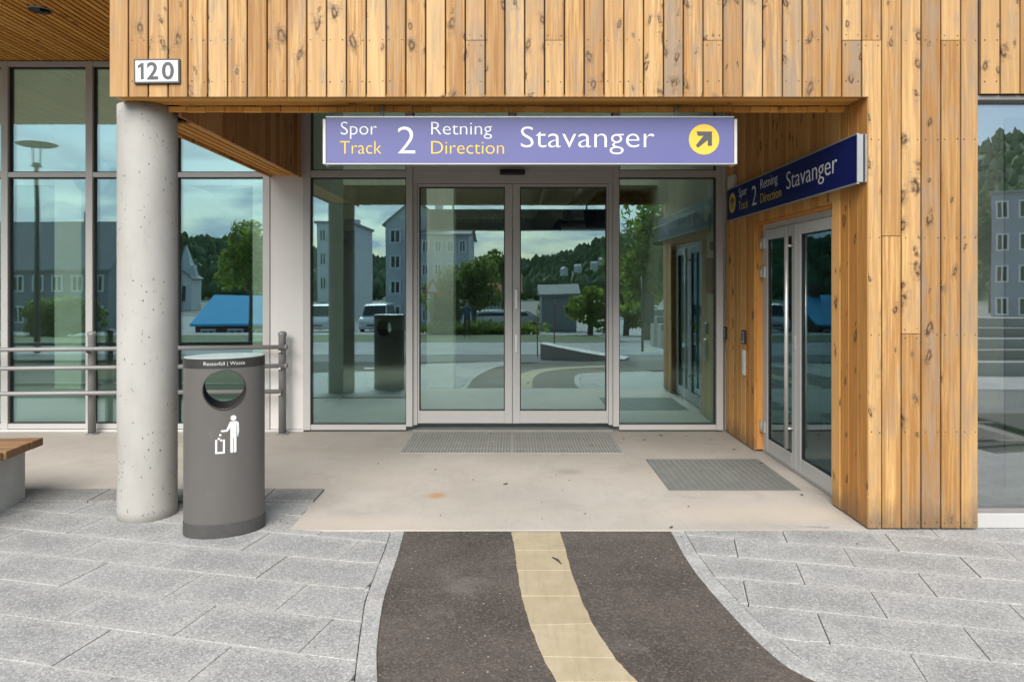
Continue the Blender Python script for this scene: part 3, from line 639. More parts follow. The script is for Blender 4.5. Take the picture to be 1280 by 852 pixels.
# side door (two leaves) in the side wall
XD = 2.292
def sbox(mb, y0, y1, z0, z1, x0=0.0, x1=.055, c=.002): mb.box(XD+x0, XD+x1, y0, y1, z0, z1, c); return mb
mb = MB(); sbox(mb, YD1-.07, YD1-.002, .004, ZD-.002).__class__; sbox(mb, YD0+.002, YD0+.06, .004, ZD-.002); sbox(mb, YD0+.061, YD1-.071, ZD-.072, ZD-.0025); sbox(mb, YD0+.061, YD1-.071, .003, .03, .004, .06)
sdoor = bpart("side_door", M_ALU, mb)
ym = (YD0+YD1)/2-.01
for (ya, yb) in ((ym+.004, YD1-.074), (YD0+.064, ym-.004)):
    m2 = MB(); sw = .085
    for q in ((ya, ya+sw, .034, ZD-.076), (yb-sw, yb, .034, ZD-.076)): sbox(m2, *q, -.012, .045)
    sbox(m2, ya+sw+.0005, yb-sw-.0005, .034, .15, -.0118, .045); sbox(m2, ya+sw+.0005, yb-sw-.0005, ZD-.165, ZD-.0762, -.0118, .045)
    leaf = bpart("leaf_frame", M_ALU, m2, sdoor)
    m2 = MB(); z0_, z1_ = .15, ZD-.165
    for q in ((ya+sw, ya+sw+.012, z0_, z1_), (yb-sw-.012, yb-sw, z0_, z1_), (ya+sw+.0122, yb-sw-.0122, z0_, z0_+.012), (ya+sw+.0122, yb-sw-.0122, z1_-.012, z1_)): sbox(m2, *q, -.006, .03, 0)
    bpart("gasket", M_RUBB, m2, sdoor)
    m2 = MB(); sbox(m2, ya+sw+.006, yb-sw-.006, z0_+.006, z1_-.006, .006, .026, 0); bpart("pane", M_GLASSD, m2, sdoor)
yh = ym+.055
m2 = MB(); m2.tube([(XD-.07, yh, .20), (XD-.07, yh, 1.985)], .0165, 16)
for z in (.36, 1.84): m2.tube([(XD-.07, yh, z), (XD-.01, yh, z)], .010, 10)
bpart("pull_handle", M_STEEL, m2, sdoor)
m2 = MB(); m2.tube([(XD+.115, yh, .20), (XD+.115, yh, 1.985)], .0165, 16)
for z in (.36, 1.84): m2.tube([(XD+.046, yh, z), (XD+.115, yh, z)], .010, 10)
bpart("pull_handle", M_STEEL, m2, sdoor)
m2 = MB(); m2.tube([(XD+.115, YD0+.45, .15), (XD+.115, YD0+.45, 1.9)], .014, 12); m2.tube([(XD+.046, YD0+.45, .3), (XD+.115, YD0+.45, .3)], .01, 8); bpart("inner_bar", M_STEEL, m2, sdoor)
for y_ in (304, 340, 533):
    zc = H-(y_-CY)/F*6.36; m2 = MB(); m2.tube([(XD-.022, YD1-.04, zc-.05), (XD-.022, YD1-.04, zc+.05)], .013, 12); m2.box(XD-.03, XD-.001, YD1-.028, YD1-.002, zc-.05, zc+.05, .002).box(XD-.03, XD-.012, YD1-.12, YD1-.054, zc-.05, zc+.05, .002)
    bpart("hinge", M_STEEL, m2, sdoor)
m2 = MB(); m2.box(XD-.018, XD-.011, ym+.012, ym+.034, 1.0, 1.12, .002); bpart("lock_plate", M_STEEL, m2, sdoor)

# glazing helper in the plane YG: pixel coordinates of the photo give the frame members
SG = F / YG
def gx(x): return (x-CX)/SG
def gz(y): return H-(y-CY)/SG
def member(mb, x0, x1, y0, y1, d0=-.03, d1=.07, c=.002): mb.box(gx(x0), gx(x1), YG+d0, YG+d1, gz(y1), gz(y0), c)
def pane(parent, x0, x1, y0, y1, mat=None, d=.012, name="pane"):
    m_ = MB(); m_.box(gx(x0)-.006, gx(x1)+.006, YG+d, YG+d+.024, gz(y1)-.006, gz(y0)+.006); return bpart(name, mat or M_GLASS, m_, parent)
def gasket(parent, x0, x1, y0, y1, d=-.002, wd=.011):
    m_ = MB(); a, b, c_, e = gx(x0), gx(x1), gz(y1), gz(y0)
    m_.box(a, a+wd, YG+d, YG+d+.05, c_, e).box(b-wd, b, YG+d, YG+d+.05, c_, e).box(a+wd, b-wd, YG+d+.0005, YG+d+.05, c_, c_+wd).box(a+wd, b-wd, YG+d+.0005, YG+d+.05, e-wd, e)
    return bpart("gasket", M_RUBB, m_, parent)
# left curtain wall
mb = MB(); ZTOP = 78
mull = [-410, -305, -201, -97, 8, 113.5, 219, 334]
for x in mull: member(mb, x-4.3, x+4.3, ZTOP, 535.5, -.034)
for a, b in zip(mull[:-1], mull[1:]):
    for y0, y1 in ((78.2, 84.2), (215.8, 222), (528.8, 535)): member(mb, a+4.32, b-4.32, y0, y1, -.03)
lg = bpart("side_glazing", M_ALU, mb)
for a, b in zip(mull[:-1], mull[1:]):
    for y0, y1 in ((84.2, 215.8), (222, 528.8)): pane(lg, a+4.3, b-4.3, y0, y1); gasket(lg, a+4.3, b-4.3, y0, y1)
mb = MB(); mb.box(-9, gx(381), YG-.045, YG+.1, 0.0, gz(535.7), .003); bpart("plinth", M_PLINTH, mb)
mb = MB(); mb.box(gx(338.6), gx(379.8), YG-.02, YG+.1, gz(535.5), 3.85, .003); bpart("wall_panel", M_WHITEP, mb)
# entrance glazing
mb = MB()
for x0, x1 in ((380, 389), (508.2, 516.2), (766, 773.4), (894.5, 902.8)): member(mb, x0, x1, 70, 536.5 if x0 < 500 or x0 > 800 else 532, -.036)
member(mb, 637, 644, 70, 205, -.03)
for a, b in ((389, 508.2), (516.2, 766), (773.4, 894.5)): member(mb, a+.1, b-.1, 205.5 if a == 516.2 else 213.5, 213 if a == 516.2 else 222, -.03)
for a, b in ((389, 508.2), (773.4, 894.5)): member(mb, a+.1, b-.1, 530, 536.4, -.03)
member(mb, 516.3, 765.9, 213.2, 232 - 3.0, -.022, .12)          # operator casing over the doors
member(mb, 516.3, 521.5, 229.2, 531, .0, .1); member(mb, 760.8, 765.9, 229.2, 531, .0, .1)
eg = bpart("entrance_glazing", M_ALU, mb)
for a, b in ((389, 508.2), (773.4, 894.5)): pane(eg, a, b, 222, 530); gasket(eg, a, b, 222, 530)
for a, b, yb in ((389, 508.2, 213.5), (516.2, 637, 205.5), (644, 766, 205.5), (773.4, 894.5, 213.5)): pane(eg, a, b, 82, yb); gasket(eg, a, b, 82, yb)
mb = MB(); mb.box(gx(516), gx(766), YG-.02, YG+.2, 0.0, .018, .002); bpart("threshold", M_GALV, mb)
def sliding(x0, x1, gxa, gxb, lock):
    d0 = .012; mb = MB()
    member(mb, x0, gxa, 229.6, 529.2, d0, d0+.055); member(mb, gxb, x1, 229.6, 529.2, d0, d0+.055)
    member(mb, gxa+.05, gxb-.05, 229.6, 233.4, d0+.0004, d0+.055); member(mb, gxa+.05, gxb-.05, 513.4, 529, d0+.0004, d0+.055)
    dr = bpart("sliding_door", M_ALU, mb)
    pane(dr, gxa, gxb, 233.4, 513.4, M_GLASSD, d0+.018); gasket(dr, gxa, gxb, 233.4, 513.4, d0+.004, .01)
    if lock:
        for ya, yb in ((361, 386), (417, 441)):
            m_ = MB(); m_.box(gx(643.2), gx(647.2), YG+d0-.012, YG+d0+.002, gz(yb), gz(ya), .003); m_.tube([(gx(645.2), YG+d0-.02, gz((ya+yb)/2)), (gx(645.2), YG+d0, gz((ya+yb)/2))], .01, 12); bpart("lock_plate", M_STEEL, m_, dr)
    return dr
sliding(521.7, 640.2, 522.6+1.2, 631, False); sliding(640.9, 760.6, 650, 758.4, True)
# door sensor under the transom
mb = MB(); mb.box(-.13, .13, -.05, .0, -.032, .022, .008); mb.box(-.06, .06, -.062, -.049, -.024, .006, .004)
bs = mb.build("door_sensor", M_BLACK, None, (gx(640.5), YG-.037, gz(216))); tag(bs, "black motion sensor bar fixed above the middle of the sliding doors", "sensor")

# slatted ceiling on the left + recess ceiling
ZC = 3.852
mb = MB(); mb.box(-9, XL, 4.62, YG+.1, ZC+.03, ZC+.08).box(XL+.001, 2.42, 4.63, YG+.1, ZC+.031, ZC+.081); ceil_ = bpart("slat_ceiling", M_CORE, mb)
dirv = Vector((math.sin(A0), math.cos(A0), 0)); pitch = .0624/math.cos(A0)*math.cos(A0)
for k in range(110):
    x_ = -9.0+.0624*k
    if x_ > XL-.03: break
    s0, s1 = 4.44, YG-.005; L = s1-s0; wd = .0435; m2 = MB(); m2.box(-wd/2, wd/2, 0, .022, 0, L, .0015)
    o = m2.build("slat", M_SLAT, ceil_, (x_, s1, ZC+random.uniform(-.001, .001))); o.rotation_euler = (R(90), 0, 0)
mb = MB(); mb.box(XL+.02, 2.42, 4.66, YG-.02, ZC-.01, ZC+.02); bpart("recess_ceiling", plain("grey recess soffit", (.16, .155, .13), .9), mb)
# downlight
dl = empty("ceiling_lamp", PX(50, 13, 5.96)); tag(dl, "small dark recessed lamp in the slatted timber ceiling", "lamp")
dl.location.z = ZC
mb = MB(); mb.tube([(0, 0, -.004), (0, 0, .02)], .085, 24); mb.build("housing", M_BLACK, dl)
mb = MB(); mb.tube([(0, 0, -.012), (0, 0, -.003)], [.088, .092], 24, False); mb.build("bezel", M_GREYM, dl)
mb = MB(); mb.tube([(.02, 0, -.03), (.02, 0, -.004)], .02, 12); mb.box(.05, .075, -.02, .02, -.03, -.004, .003); mb.build("spring_clip", M_BLACK, dl)

# right-hand window beside the pier
YW = 4.47; SW = F/YW
def wx(x): return (x-CX)/SW
def wz(y): return H-(y-CY)/SW
mb = MB(); mb.box(XR1+.006, 7, YW-.06, YW+.08, wz(128), ZW-.004, .002).box(XR1+.006, 7, YW-.03, YW+.08, wz(638.5), wz(634.5), .002).box(XR1+.006, XR1+.02, YW-.02, YW+.08, wz(634.4), wz(128.2), .001).box(4.4, 4.46, YW-.03, YW+.08, wz(634.4), wz(128.2), .002)
rw = bpart("shop_window", M_ALUB, mb)
for a, b in ((XR1+.018, 4.402), (4.458, 7)):
    m_ = MB(); m_.box(a, b, YW+.005, YW+.03, wz(634.6), wz(127.8)); bpart("pane", M_GLASSR, m_, rw)
m_ = MB(); m_.box(XR1+.004, 7, YW-.05, YW+.1, .0, wz(638.7), .003); bpart("sill", plain("pale sill", (.40, .39, .38), .6, 0, .05), m_, rw)
M_CURT = plain("pale green roller blind", (0.50, 0.62, 0.50), 0.8)
m_ = MB(); m_.box(wx(1265), 4.38, YW+.06, YW+.075, .15, 2.6); bpart("blind", M_CURT, m_, rw)

# shell and interior
mb = MB(); mb.box(-9, 2.7, 4.72, 7.55, ZT-.2, ZT-.01).box(2.7, 8, 4.72, 4.95, ZT-.2, ZT-.01).box(7.2, 8, 4.95, 7.55, ZT-.2, ZT-.01).box(-9, 8, 11.0, 24.2, ZT-.2, ZT-.011); bpart("roof", M_CORE, mb)
mb = MB(); mb.box(-9, 8, 7.55, 11.0, ZT-.08, ZT-.04); bpart("added_rooflight", M_SKYL, mb)  # unseen glazed opening, added to let daylight flood the interior
mb = MB(); mb.box(2.7, 7.2, 4.95, 7.55, ZT-.08, ZT-.04); bpart("added_rooflight", M_SKYL, mb)  # second unseen opening, added to brighten the space behind the side door
mb = MB(); mb.box(-9, 8, 24, 24.2, -.05, ZT-.21).box(-9.2, -9.001, YG, 24.2, -.05, ZT).box(7.9, 8.1, 4.75, 23.99, -.05, ZT-.21); bpart("rear_wall", M_INWALL, mb)
mb = MB(); mb.box(-9, 7.9, 7.365, 24, -.1, -.002).box(2.43, 7.9, 4.75, 7.364, -.1, -.0021); bpart("interior_floor", M_INFLOOR, mb)
mb = MB(); mb.box(-9, 7.89, 11.0, 23.99, 3.05, 3.2).box(-9, 7.89, YG+.102, 7.54, 3.9, 4.0).box(-9, 7.88, 10.9, 10.995, 3.06, ZT-.21)
for y in (13.5, 16.5, 19.5): mb.box(-9, 7.8, y, y+.35, 2.8, 3.049)
bpart("interior_ceiling", M_INCEIL, mb)
for (x, z, r_, y0) in ((.62, 2.76, .20, 7.7), (1.08, 2.86, .11, 7.7), (-4.6, 2.72, .2, 7.7)):
    mb = MB(); ys = np.linspace(y0, 23.6, 90); mb.tube([(x, y, z) for y in ys], [r_*(1.04 if i % 3 == 0 else 1.0) for i in range(90)], 20); bpart("air_duct", M_DUCT, mb)
mb = MB(); mb.tube([(.9, 13.0, 2.55), (3.5, 13.0, 2.55)], .14, 16); bpart("air_duct", M_DUCT, mb)
mb = MB(); mb.box(1.35, 2.15, 11.4, 13.2, 2.55, 2.95, .01); bpart("air_handler", M_BLACK, mb)
for x in (-6.5, -3.6, -1.05): mb = MB(); mb.box(x-.2, x+.2, 10.3, 10.7, -.003, 3.05 if x < -9 else 3.04, .01); bpart("interior_column", M_INWALL, mb)
mb = MB(); mb.box(2.25, 2.4, YG+.11, 23.9, -.001, 3.89); mb.box(-2.42, -2.3, YG+.11, 9.6, -.001, 3.88); bpart("partition", M_INWALL, mb)
mb = MB(); mb.box(2.45, 7.85, 8.7, 8.9, -.001, 3.88); bpart("added_backing_wall", M_INWALL, mb)  # pale wall added as a bright backing seen through the side door
mb = MB(); mb.box(2.06, 2.249, 7.95, 10.4, 2.10, 2.36, .03); bpart("air_curtain", M_PLINTH, mb)
mb = MB(); mb.box(2.20, 2.249, 8.15, 8.25, .0, 2.05, .004).box(2.20, 2.249, 9.95, 10.05, .0, 2.05, .004).box(2.20, 2.249, 9.03, 9.15, .0, 1.99, .004).box(2.20, 2.249, 8.251, 9.949, 1.991, 2.05, .004); idr = bpart("inner_door", M_ALU, mb)
for y0, y1 in ((8.251, 9.029), (9.151, 9.949)): mb = MB(); mb.box(2.225, 2.245, y0, y1, .05, 1.99); bpart("pane", M_GLASSD, mb, idr)
mb = MB(); mb.box(2.17, 2.249, 7.64, 7.9, 1.42, 1.82, .02); bpart("control_box", M_BLACK, mb)
mb = MB(); mb.box(2.2, 2.249, 7.7, 7.84, 1.9, 2.0, .01); bpart("control_box", M_BLACK, mb)

# ------------------------------------------------------------------ column
mb = MB(); n = 64; zs = np.linspace(-.03, 2.698, 30); mb.tube([(0, 0, z) for z in zs], .181, n)
col = mb.build("concrete_column", M_COLUMN, None, (-2.424, 4.685, 0)); tag(col, "round pale concrete column under the left corner of the timber front", "column", None, "thing")

# ------------------------------------------------------------------ lettering
_tx = {}
def text_mesh(s, mat, ext=.0012, bold=-.010):
    cu = bpy.data.curves.new("lettering", "FONT"); cu.body = s; cu.extrude = ext/2; cu.resolution_u = 4; cu.size = 1; cu.offset = bold
    o = bpy.data.objects.new("lettering", cu); COL.objects.link(o); dg = bpy.context.evaluated_depsgraph_get()
    me = bpy.data.meshes.new_from_object(o.evaluated_get(dg)); bpy.data.objects.remove(o); bpy.data.curves.remove(cu)
    me.materials.clear(); me.materials.append(mat); return me
def capheight():
    me = text_mesh("T", M_WHITE); h = max(v.co.y for v in me.vertices); bpy.data.meshes.remove(me); return h
CAP = capheight()
def letter(parent, s, x0, x1, yb, cap, mat, Mx, z=.001, warp=None, bold=-.010):
    me = text_mesh(s, mat, bold=bold); xs = [v.co.x for v in me.vertices]; a, b = min(xs), max(xs)
    for v in me.vertices:
        p = Vector((x0+(v.co.x-a)/(b-a)*(x1-x0), yb+v.co.y*cap/CAP, z+v.co.z*1.0))
        v.co = Mx @ (warp(p) if warp else p)
    me.update(); return put("lettering", me, parent)
def disc_poly(c, r, n=40): return [(c[0]+r*math.cos(2*PI*k/n), c[1]+r*math.sin(2*PI*k/n)) for k in range(n)]
def flat(parent, name, poly, z0, z1, mat, Mx, warp=None):
    mb = MB(); mb.prism(poly, z0, z1)
    mb.v = [tuple(Mx @ (warp(Vector(p)) if warp else Vector(p))) for p in mb.v]; return mb.build(name, mat, parent)
def arrow_poly(c, r, ang):
    # shaft with a chevron head, pointing along +y before rotation
    L = r*.62; t = r*.13; h = r*.60
    pts = [(-t, -L), (t, -L), (t, L*.38), (h, -r*.12), (h, r*.22), (0, L), (-h, r*.22), (-h, -r*.12), (-t, L*.38)]
    ca, sa = math.cos(ang), math.sin(ang)
    return [(c[0]+p[0]*ca-p[1]*sa, c[1]+p[0]*sa+p[1]*ca) for p in pts]
def arrow_ne(c, r):
    k = r*.52; t = r*.28     # corner chevron with a diagonal shaft
    P = [(k, k), (k, -k*.80), (k-t, -k*.80+t*.0), (k-t, k-t*2.0), (-k*.75, -k*1.05), (-k*1.05, -k*.75), (k-t*2.0, k-t), (-k*.80, k-t), (-k*.95, k)]
    P = [(c[0]+p[0], c[1]+p[1]) for p in P]; return P[::-1] if sum(P[i][0]*P[(i+1) % 9][1]-P[(i+1) % 9][0]*P[i][1] for i in range(9)) < 0 else P

# hanging sign in front of the doors, face 2.63 x 0.294 m
YS = 4.54; SS = F/YS
def make_sign(root, face_mat, Mx, L, h, circ, dx, arrow, th, back=False):
    flat(root, "face", [(0, -h), (L, -h), (L, 0), (0, 0)], -.012, 0.0, face_mat, Mx)
    b = .010
    flat(root, "edge_trim", [(-.003, -h-b), (L+.003, -h-b), (L+.003, -h-.0015), (-.003, -h-.0015)], -.012, .004, M_GREYM, Mx)
    flat(root, "edge_trim", [(-.003, .0015), (L+.003, .0015), (L+.003, b), (-.003, b)], -.012, .004, M_GREYM, Mx)
    letter(root, "Spor", .093+dx, .325+dx, -.108, .082, M_WHITE, Mx); letter(root, "Track", .088+dx, .356+dx, -.232, .082, M_YEL, Mx)
    letter(root, "2", .459+dx, .573+dx, -.232, .174, M_WHITE, Mx)
    letter(root, "Retning", .676+dx, 1.068+dx, -.108, .082, M_WHITE, Mx); letter(root, "Direction", .676+dx, 1.145+dx, -.232, .082, M_YEL, Mx)
    letter(root, "Stavanger", 1.254+dx, 2.115+dx, -.191, .134, M_WHITE, Mx)
    flat(root, "arrow_disc", disc_poly((circ, -.139), .098), -.001, .0015, M_YEL, Mx)
    flat(root, "arrow", arrow, .0005, .0030, M_GREYD if dx == 0 else M_BLACK, Mx)
s1 = empty("platform_sign", (0, YS, 0)); tag(s1, "pale blue hanging sign with arrow, facing out over the sliding doors", "sign", "track two signs")
xl, zt = (408-CX)/SS, H-(147.5-CY)/SS
Mx = Matrix(((1, 0, 0, xl), (0, 0, -1, 0), (0, 1, 0, zt), (0, 0, 0, 1)))
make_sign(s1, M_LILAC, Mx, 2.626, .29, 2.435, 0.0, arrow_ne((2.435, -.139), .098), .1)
mb = MB(); mb.box(xl-.006, xl+2.632, .0125, .10, zt-.292, zt+.003, .003); mb.build("sign_box", M_GREYM, s1)
for xx in (xl-.0262, xl+2.6322): mb = MB(); mb.box(xx, xx+.020, .008, .12, zt-.296, zt-.004, .002); mb.build("end_cap", M_ALU, s1)
Mb = Matrix(((-1, 0, 0, xl+2.626), (0, 0, 1, .113), (0, 1, 0, zt), (0, 0, 0, 1)))
flat(s1, "face", [(0, -.29), (2.6, -.29), (2.6, 0), (0, 0)], -.012, 0, M_NAVY, Mb)
letter(s1, "Spor", .65, .88, -.108, .082, M_WHITE, Mb); letter(s1, "Oslo/Kr.sand", 1.25, 2.25, -.19, .12, M_WHITE, Mb)
for xx in (xl+.35, xl+2.27): mb = MB(); mb.tube([(xx, .06, zt-.004), (xx, .06, ZFB+.01)], .012, 10); mb.build("hanger", M_GREYM, s1)
# the same sign on the side wall, over the side door
s2 = empty("platform_sign.001", (XWL, 5.7, 0)); tag(s2, "dark navy sign with upward arrow fixed to the side wall over the side door", "sign", "track two signs")
XSG = 2.157
Ms = Matrix(((0, 0, -1, XSG-XWL), (-1, 0, 0, 7.06-5.7), (0, 1, 0, 2.462), (0, 0, 0, 1)))
make_sign(s2, M_NAVY, Ms, 2.66, .296, .17, .275, arrow_poly((.17, -.139), .098, 0), .05)
mb = MB(); mb.box(XSG-XWL+.0125, XSG-XWL+.034, 4.405-5.7, 7.058-5.7, 2.172, 2.456, .002); mb.build("sign_box", M_GREYM, s2)
mb = MB(); mb.box(XSG-XWL-.002, XSG-XWL+.036, 4.394-5.7, 4.404-5.7, 2.166, 2.466, .002); mb.build("end_cap", M_GREYM, s2)
mb = MB(); mb.box(-.012, -.003, 4.392-5.7, 7.0-5.7, 2.166, 2.466, .001); mb.build("back_plate", M_GREYM, s2)

# house number plate
npz = empty("number_plate", (PX(197.5, 90, YF).x, YF, PX(197.5, 90, YF).z)); tag(npz, "white house number plate 120 on the timber front above the column", "number plate")
npz.rotation_euler = (0, R(-0.6), 0)
Mn = Matrix(((1, 0, 0, 0), (0, 0, -1, -.003), (0, 1, 0, 0), (0, 0, 0, 1)))
mb = MB(); mb.box(-.143, .143, -.016, -.0005, -.077, .077, .003); mb.build("rim", M_GREYD, npz)
flat(npz, "plate", [(-.131, -.065), (.131, -.065), (.131, .065), (-.131, .065)], .010, .0145, M_WHITE, Mn)
flat(npz, "lettering", [(-.098, -.050), (-.080, -.050), (-.080, .050), (-.092, .050), (-.116, .034), (-.116, .018), (-.098, .028)], .0146, .0164, M_GREYD, Mn); letter(npz, "2", -.06, .010, -.050, .10, M_GREYD, Mn, .0152, None, .022); letter(npz, "0", .033, .108, -.050, .10, M_GREYD, Mn, .0152, None, .022)

# ------------------------------------------------------------------ litter bin
BA, BB_, BH = .236, .165, 1.085
bin_ = empty("litter_bin", (-1.795, 4.40, 0), R(21)); tag(bin_, "tall oval grey waste bin with round opening beside the concrete column", "bin")
def ell(s, n=72): return [(BA*s[0]*math.cos(2*PI*k/n), BB_*s[1]*math.sin(2*PI*k/n)) for k in range(n)]
def shell(z0, z1, t, n=72):
    mb = MB(); po = ell((1, 1)); pi_ = ell(((BA-t)/BA, (BB_-t)/BB_)); nz_ = 2; vs = [(p[0], p[1], z) for z in (z0, z1) for p in po] + [(p[0], p[1], z) for z in (z0, z1) for p in pi_]; fs = []
    for k in range(n):
        k2 = (k+1) % n
        fs += [(k, k2, n+k2, n+k), (2*n+k2, 2*n+k, 3*n+k, 3*n+k2), (n+k, n+k2, 3*n+k2, 3*n+k), (k2, k, 2*n+k, 2*n+k2)]
    mb.add(vs, fs, True)
    bm = bmesh.new(); bv = [bm.verts.new(p) for p in mb.v]
    for f in mb.f: bm.faces.new([bv[i] for i in f])
    bmesh.ops.recalc_face_normals(bm, faces=bm.faces); bm.verts.index_update(); mb.f = [tuple(q.index for q in f.verts) for f in bm.faces]; bm.free(); return mb
body = shell(.085, 1.022, .006).build("body", M_BIN, bin_)
cut = MB(); cut.tube([(0, -.5, .894), (0, .5, .894)], .119, 64); co = cut.build("cutter", M_BIN, bin_)
md = body.modifiers.new("hole", "BOOLEAN"); md.operation = "DIFFERENCE"; md.object = co; md.solver = "EXACT"
bmc = bmesh.new(); bmc.from_mesh(co.data); bmesh.ops.recalc_face_normals(bmc, faces=bmc.faces); bmc.to_mesh(co.data); bmc.free()
bpy.context.view_layer.update()
dg = bpy.context.evaluated_depsgraph_get(); dg.update(); me = bpy.data.meshes.new_from_object(body.evaluated_get(dg)); body.modifiers.clear(); body.data = me
bpy.data.objects.remove(co)
me.materials.clear(); me.materials.append(M_BIN)
try: me.set_sharp_from_angle(angle=R(30))
except Exception: pass
mb = MB(); mb.prism(ell((1.012, 1.015)), 0.004, .084, .003); mb.build("base", M_BINB, bin_)
mb = MB(); mb.prism(ell((1.006, 1.008)), 1.0225, BH-.006, .002); mb.build("top_band", M_BINT, bin_)
mb = MB(); mb.prism(ell((.99, .985)), BH-.0058, BH, .002); mb.build("lid", M_BINTOP, bin_)
mb = MB(); mb.prism(ell((.90, .86)), .10, .735, .004); mb.build("liner", M_BINT, bin_)
ring = MB(); n = 64; vs = []; fs = []
for k in range(n):
    a = 2*PI*k/n
    for (r_, dy) in ((.119, -.004), (.123, -.004), (.123, .004), (.117, .03)):
        x, z = r_*math.cos(a), .894+r_*math.sin(a); y = -BB_*math.sqrt(max(0, 1-(x/BA)**2)); vs.append((x, y+dy, z))
for k in range(n):
    for j in range(3): fs.append((4*k+j, 4*((k+1) % n)+j, 4*((k+1) % n)+j+1, 4*k+j+1))
ring.add(vs, fs, True); ring.build("opening_rim", M_BINT, bin_)
def bwarp(sa, sb):
    def f(p): return Vector((p.x, -BB_*sb*math.sqrt(max(0, 1-(p.x/(BA*sa))**2))-p.z, p.y))
    return f
I4 = Matrix.Identity(4)
letter(bin_, "Restavfall | Waste", -.115, .118, 1.0415, .021, M_WHITE, I4, .0012, bwarp(1.006, 1.008))
ICON = [disc_poly((.052, .720), .0165, 24),
        [(.030, .695), (.036, .700), (.070, .700), (.082, .690), (.084, .640), (.078, .606), (.074, .606), (.072, .640), (.071, .676), (.069, .676), (.069, .516), (.063, .510), (.056, .510), (.0535, .516), (.0535, .600), (.0505, .600), (.0505, .516), (.048, .510), (.040, .510), (.034, .516), (.034, .660), (.018, .640), (-.018, .640), (-.018, .650), (.012, .652)],
        [(-.050, .594), (-.050, .510), (.004, .510), (.004, .594), (-.007, .594), (-.007, .521), (-.039, .521), (-.039, .594)],
        ] + [[(x+.0085*math.cos(a+.5), z+.0085*math.sin(a+.5)) for a in (0, PI/2, PI, 1.5*PI)] for x, z in ((-.022, .622), (-.030, .600), (-.016, .590))]
for p in ICON:
    if sum(p[i][0]*p[(i+1) % len(p)][1]-p[(i+1) % len(p)][0]*p[i][1] for i in range(len(p))) < 0: p.reverse()
    flat(bin_, "pictogram", p, .0004, .0012, M_WHITE, I4, bwarp(1, 1))

# ------------------------------------------------------------------ hand rail
rail = empty("hand_rail", (-4, 7.12, 0)); tag(rail, "grey tubular steel railing in front of the left windows", "railing")
def rpart(name, mb): return mb.build(name, M_RAIL, rail, (4, -7.12, 0))
for (ya, yb, r_, zx) in ((437, 433.5, .0215, 357), (460.5, 457, .0225, 357), (492, 489, .0225, 352)):
    a = PX(0, ya, 7.03); b = PX(zx, yb, 7.13); d = (b-a); a2 = a-d*1.0
    mb = MB(); mb.tube([a2, b], r_, 14); rpart("rail", mb)
    if zx == 357: mb = MB(); mb.tube([b+Vector((-.002, 0, 0)), b+Vector((.012, 0, 0)), b+Vector((.024, 0, 0))], [.029, .029, .014], 14); rpart("end_cap", mb)
for px_, yb in ((115, 543), (353, 541), (-130, 545)):
    p = PX(px_, 355, 7.19); mb = MB(); mb.tube([(p.x, p.y, 0.0), (p.x, p.y, 1.0), (p.x, p.y, 1.012), (p.x, p.y, 1.03), (p.x, p.y, 1.045), (p.x, p.y, 1.05)], [.038, .038, .044, .044, .03, .008], 16); mb.tube([(p.x, p.y, 0), (p.x, p.y, .012)], .062, 16)
    for z in (.87, .70, .44):
        mb.bar((p.x, p.y-.03, z-.04), (p.x, p.y-.09, z-.02), .02, .02)
    rpart("post", mb)

# ------------------------------------------------------------------ bench at the left edge
bench = empty("bench", (-4.36, 4.55, 0), R(5)); tag(bench, "concrete block bench with brown plank seat at the left edge", "bench")
def bl(x, y): c, s_ = math.cos(R(5)), math.sin(R(5)); return (x, y)
mb = MB(); mb.box(-1.5, .925, -.62, .40, -.02, .352, .008); mb.build("base", plain("bench concrete", (.52, .51, .47), .75, 0, .12, 5, .2), bench)
for k in range(8):
    y = -.70+k*.146; m2 = MB(); L = 2.5+random.uniform(-.012, .012); m2.box(-.070, .070, 0, .055, 0, L, .004)
    o = m2.build("plank", M_BENCHW, bench, (-1.5, y+.07, .366)); o.rotation_euler = (R(90), 0, R(90))

# ------------------------------------------------------------------ floor grates
M_GRF = plain("worn pale grating", (0.36, 0.35, 0.315), 0.65, 0.1, 0.12, 9); M_GRS = plain("dark mesh grating", (0.175, 0.175, 0.16), 0.6, 0.2, 0.12, 9)
def grate(name, x0, x1, y0, y1, px_, py, label, group=None, rim=.022, mt=None):
    g = empty(name, ((x0+x1)/2, (y0+y1)/2, 0)); tag(g, label, "floor grate", group); w2, d2 = (x1-x0)/2, (y1-y0)/2
    mb = MB(); mb.box(-w2, w2, -d2, -d2+rim*.5, -.03, .004).box(-w2, w2, d2-rim*.5, d2, -.03, .004).box(-w2, -w2+rim*.5, -d2+rim*.5, d2-rim*.5, -.03, .0039).box(w2-rim*.5, w2, -d2+rim*.5, d2-rim*.5, -.03, .0039); mb.build("frame", mt or M_GRF, g)
    mb = MB(); mb.box(-w2+.005, w2-.005, -d2+.005, d2-.005, .0008, .0016); mb.build("pit", M_DARK, g)  # flat dark sheet painting the shade below the bars
    mb = MB(); nx = int((x1-x0)/px_); ny = int((y1-y0)/py)
    for i in range(1, nx): x = -w2+(x1-x0)*i/nx; mb.box(x-.0045, x+.0045, -d2+.012, d2-.012, .0017, .0058)
    for j in range(1, ny): y = -d2+(y1-y0)*j/ny; mb.box(-w2+.012, w2-.012, y-.0045, y+.0045, .0017, .0052)
    o = mb.build("grating_bars", mt or M_GRF, g); o["kind"] = "stuff"; return g
grate("floor_grate", -1.018, -.005, 6.366, 7.27, .028, .05, "steel floor grate before the left sliding door leaf", "entrance grates")
grate("floor_grate.001", .005, 1.01, 6.366, 7.27, .028, .05, "steel floor grate before the sliding door leaf with locks", "entrance grates")
